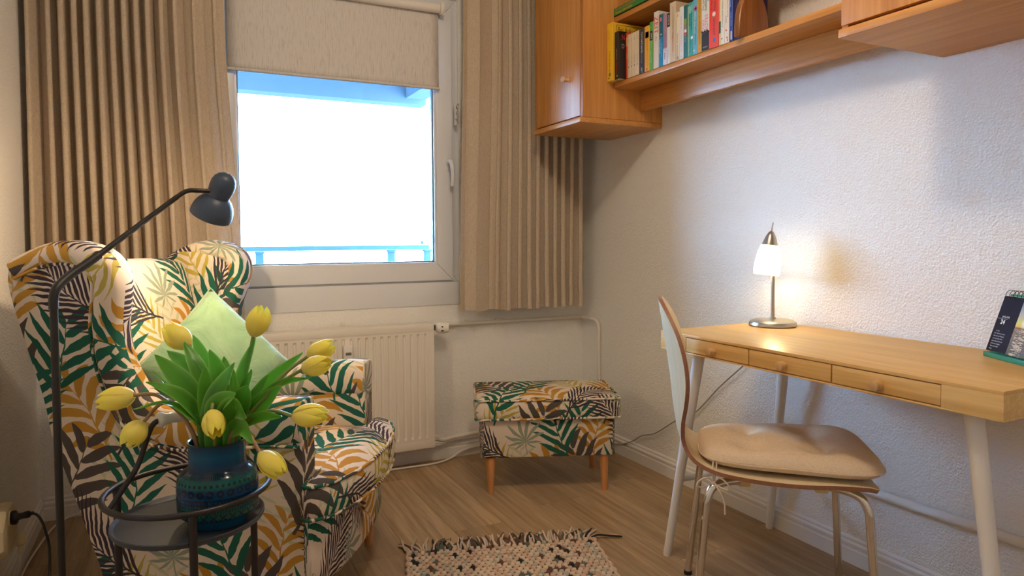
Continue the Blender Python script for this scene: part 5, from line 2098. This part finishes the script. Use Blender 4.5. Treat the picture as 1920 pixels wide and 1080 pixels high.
for i in range(ns):
    kind = rnd.choice((0, 0, 0, 1, 2, 0, 3, 4, 5, 4))
    shp = rnd.randrange(5)
    key = (kind, shp)
    if key not in cache:
        r3 = random.Random(shp * 11 + 1)
        a = r3.uniform(-.030, .030)
        c_ = r3.uniform(-.024, .030)
        pts = spline([(0, -.004, .0075), (a * .15, .022, .011), (a * .5 + c_ * .4, .050, .009), (a + c_, .082 + r3.uniform(-.010, .012), .0038)], 4)
        q = MB()
        q.tube(pts, [.0034] * (len(pts) - 1) + [.0025], 7)
        o = q.build('fringe_strand', YA[kind], ru)
        cache[key] = o
    else:
        o = dup(cache[key], 'fringe_strand', ru)
    fx_ = (i + .5) / ns
    o.location = (fx_ * RW, 0, (i % 3) * .0012)
    o.rotation_euler = (0, 0, rnd.uniform(-.25, .25) + .75 * max(0, .12 - fx_) / .12 - 1.0 * max(0, fx_ - .90) / .10)

# ------------------------------------------------------------------ socket and plugs
so = empty('socket_adapter', (-2.375, -.715, .235), 0, 'yellowed wall socket adapter box on the left wall', 'socket')
q = MB()
q.pad([(.100 * cos(t) * 1.05, .068 * sin(t) * 1.05) for t in [pi / 8 + k * pi / 4 for k in range(8)]], [(0, 0), (0, .030), (.004, .036), (.012, .0375)], lambda a, c, d: (d, a, c))
q.build('adapter_body', CREAMP, so, ang=25)
q = MB()
q.lathe([(0, 0), (.021, 0), (.023, .001), (.023, .004), (.020, .004), (0, .002)], 28, (1, 0, 0), (.0372, -.016, .036))
q.build('socket_face', CREAMP, so)
pl_ = empty('power_plug', (-2.335, -.731, .271), 0, 'black round power plug with cable of the floor lamp', 'plug')
q = MB()
q.lathe([(0, 0), (.0185, 0), (.0195, .002), (.0195, .007), (.0145, .010), (.0095, .016), (.0085, .030), (.0095, .034), (.0095, .044), (.0055, .047), (.0045, .056), (0, .057)], 24, (1, -.35, .22), (.004, 0, 0))
q.build('plug_body', BLACK, pl_, ang=40)
q = MB()
cb = [(-2.288, -.747, .281), (-2.270, -.770, .284), (-2.255, -.790, .270), (-2.245, -.795, .235), (-2.238, -.800, .190), (-2.233, -.850, .130), (-2.225, -.95, .05), (-2.22, -1.05, .010), (-2.19, -1.16, .006), (-2.16, -1.24, .012)]
q.tube(spline([Vector(c) - Vector((-2.335, -.731, .271)) for c in cb], 6), .0034, 8)
q.build('plug_cable', BLACK, pl_)
p2_ = empty('power_plug', (-2.337, -.600, .150), 0, 'small cream power plug hanging below the socket adapter', 'plug')
q = MB()
q.lathe([(0, .03), (.010, .03), (.013, .024), (.012, -.004), (.006, -.010), (.005, -.03), (0, -.031)], 16, (0, .3, 1), (0, 0, 0))
q.build('plug_body', CREAMP, p2_)
q = MB()
q.tube(spline([(0, -.008, -.028), (-.002, -.01, -.06), (-.012, -.005, -.10), (-.018, .05, -.138), (-.012, .25, -.142), (.02, .50, -.140), (.09, .555, -.128), (.2, .560, -.136), (.5, .560, -.143)], 6), .0036, 8)
q.build('plug_cable', PIPEW, p2_)
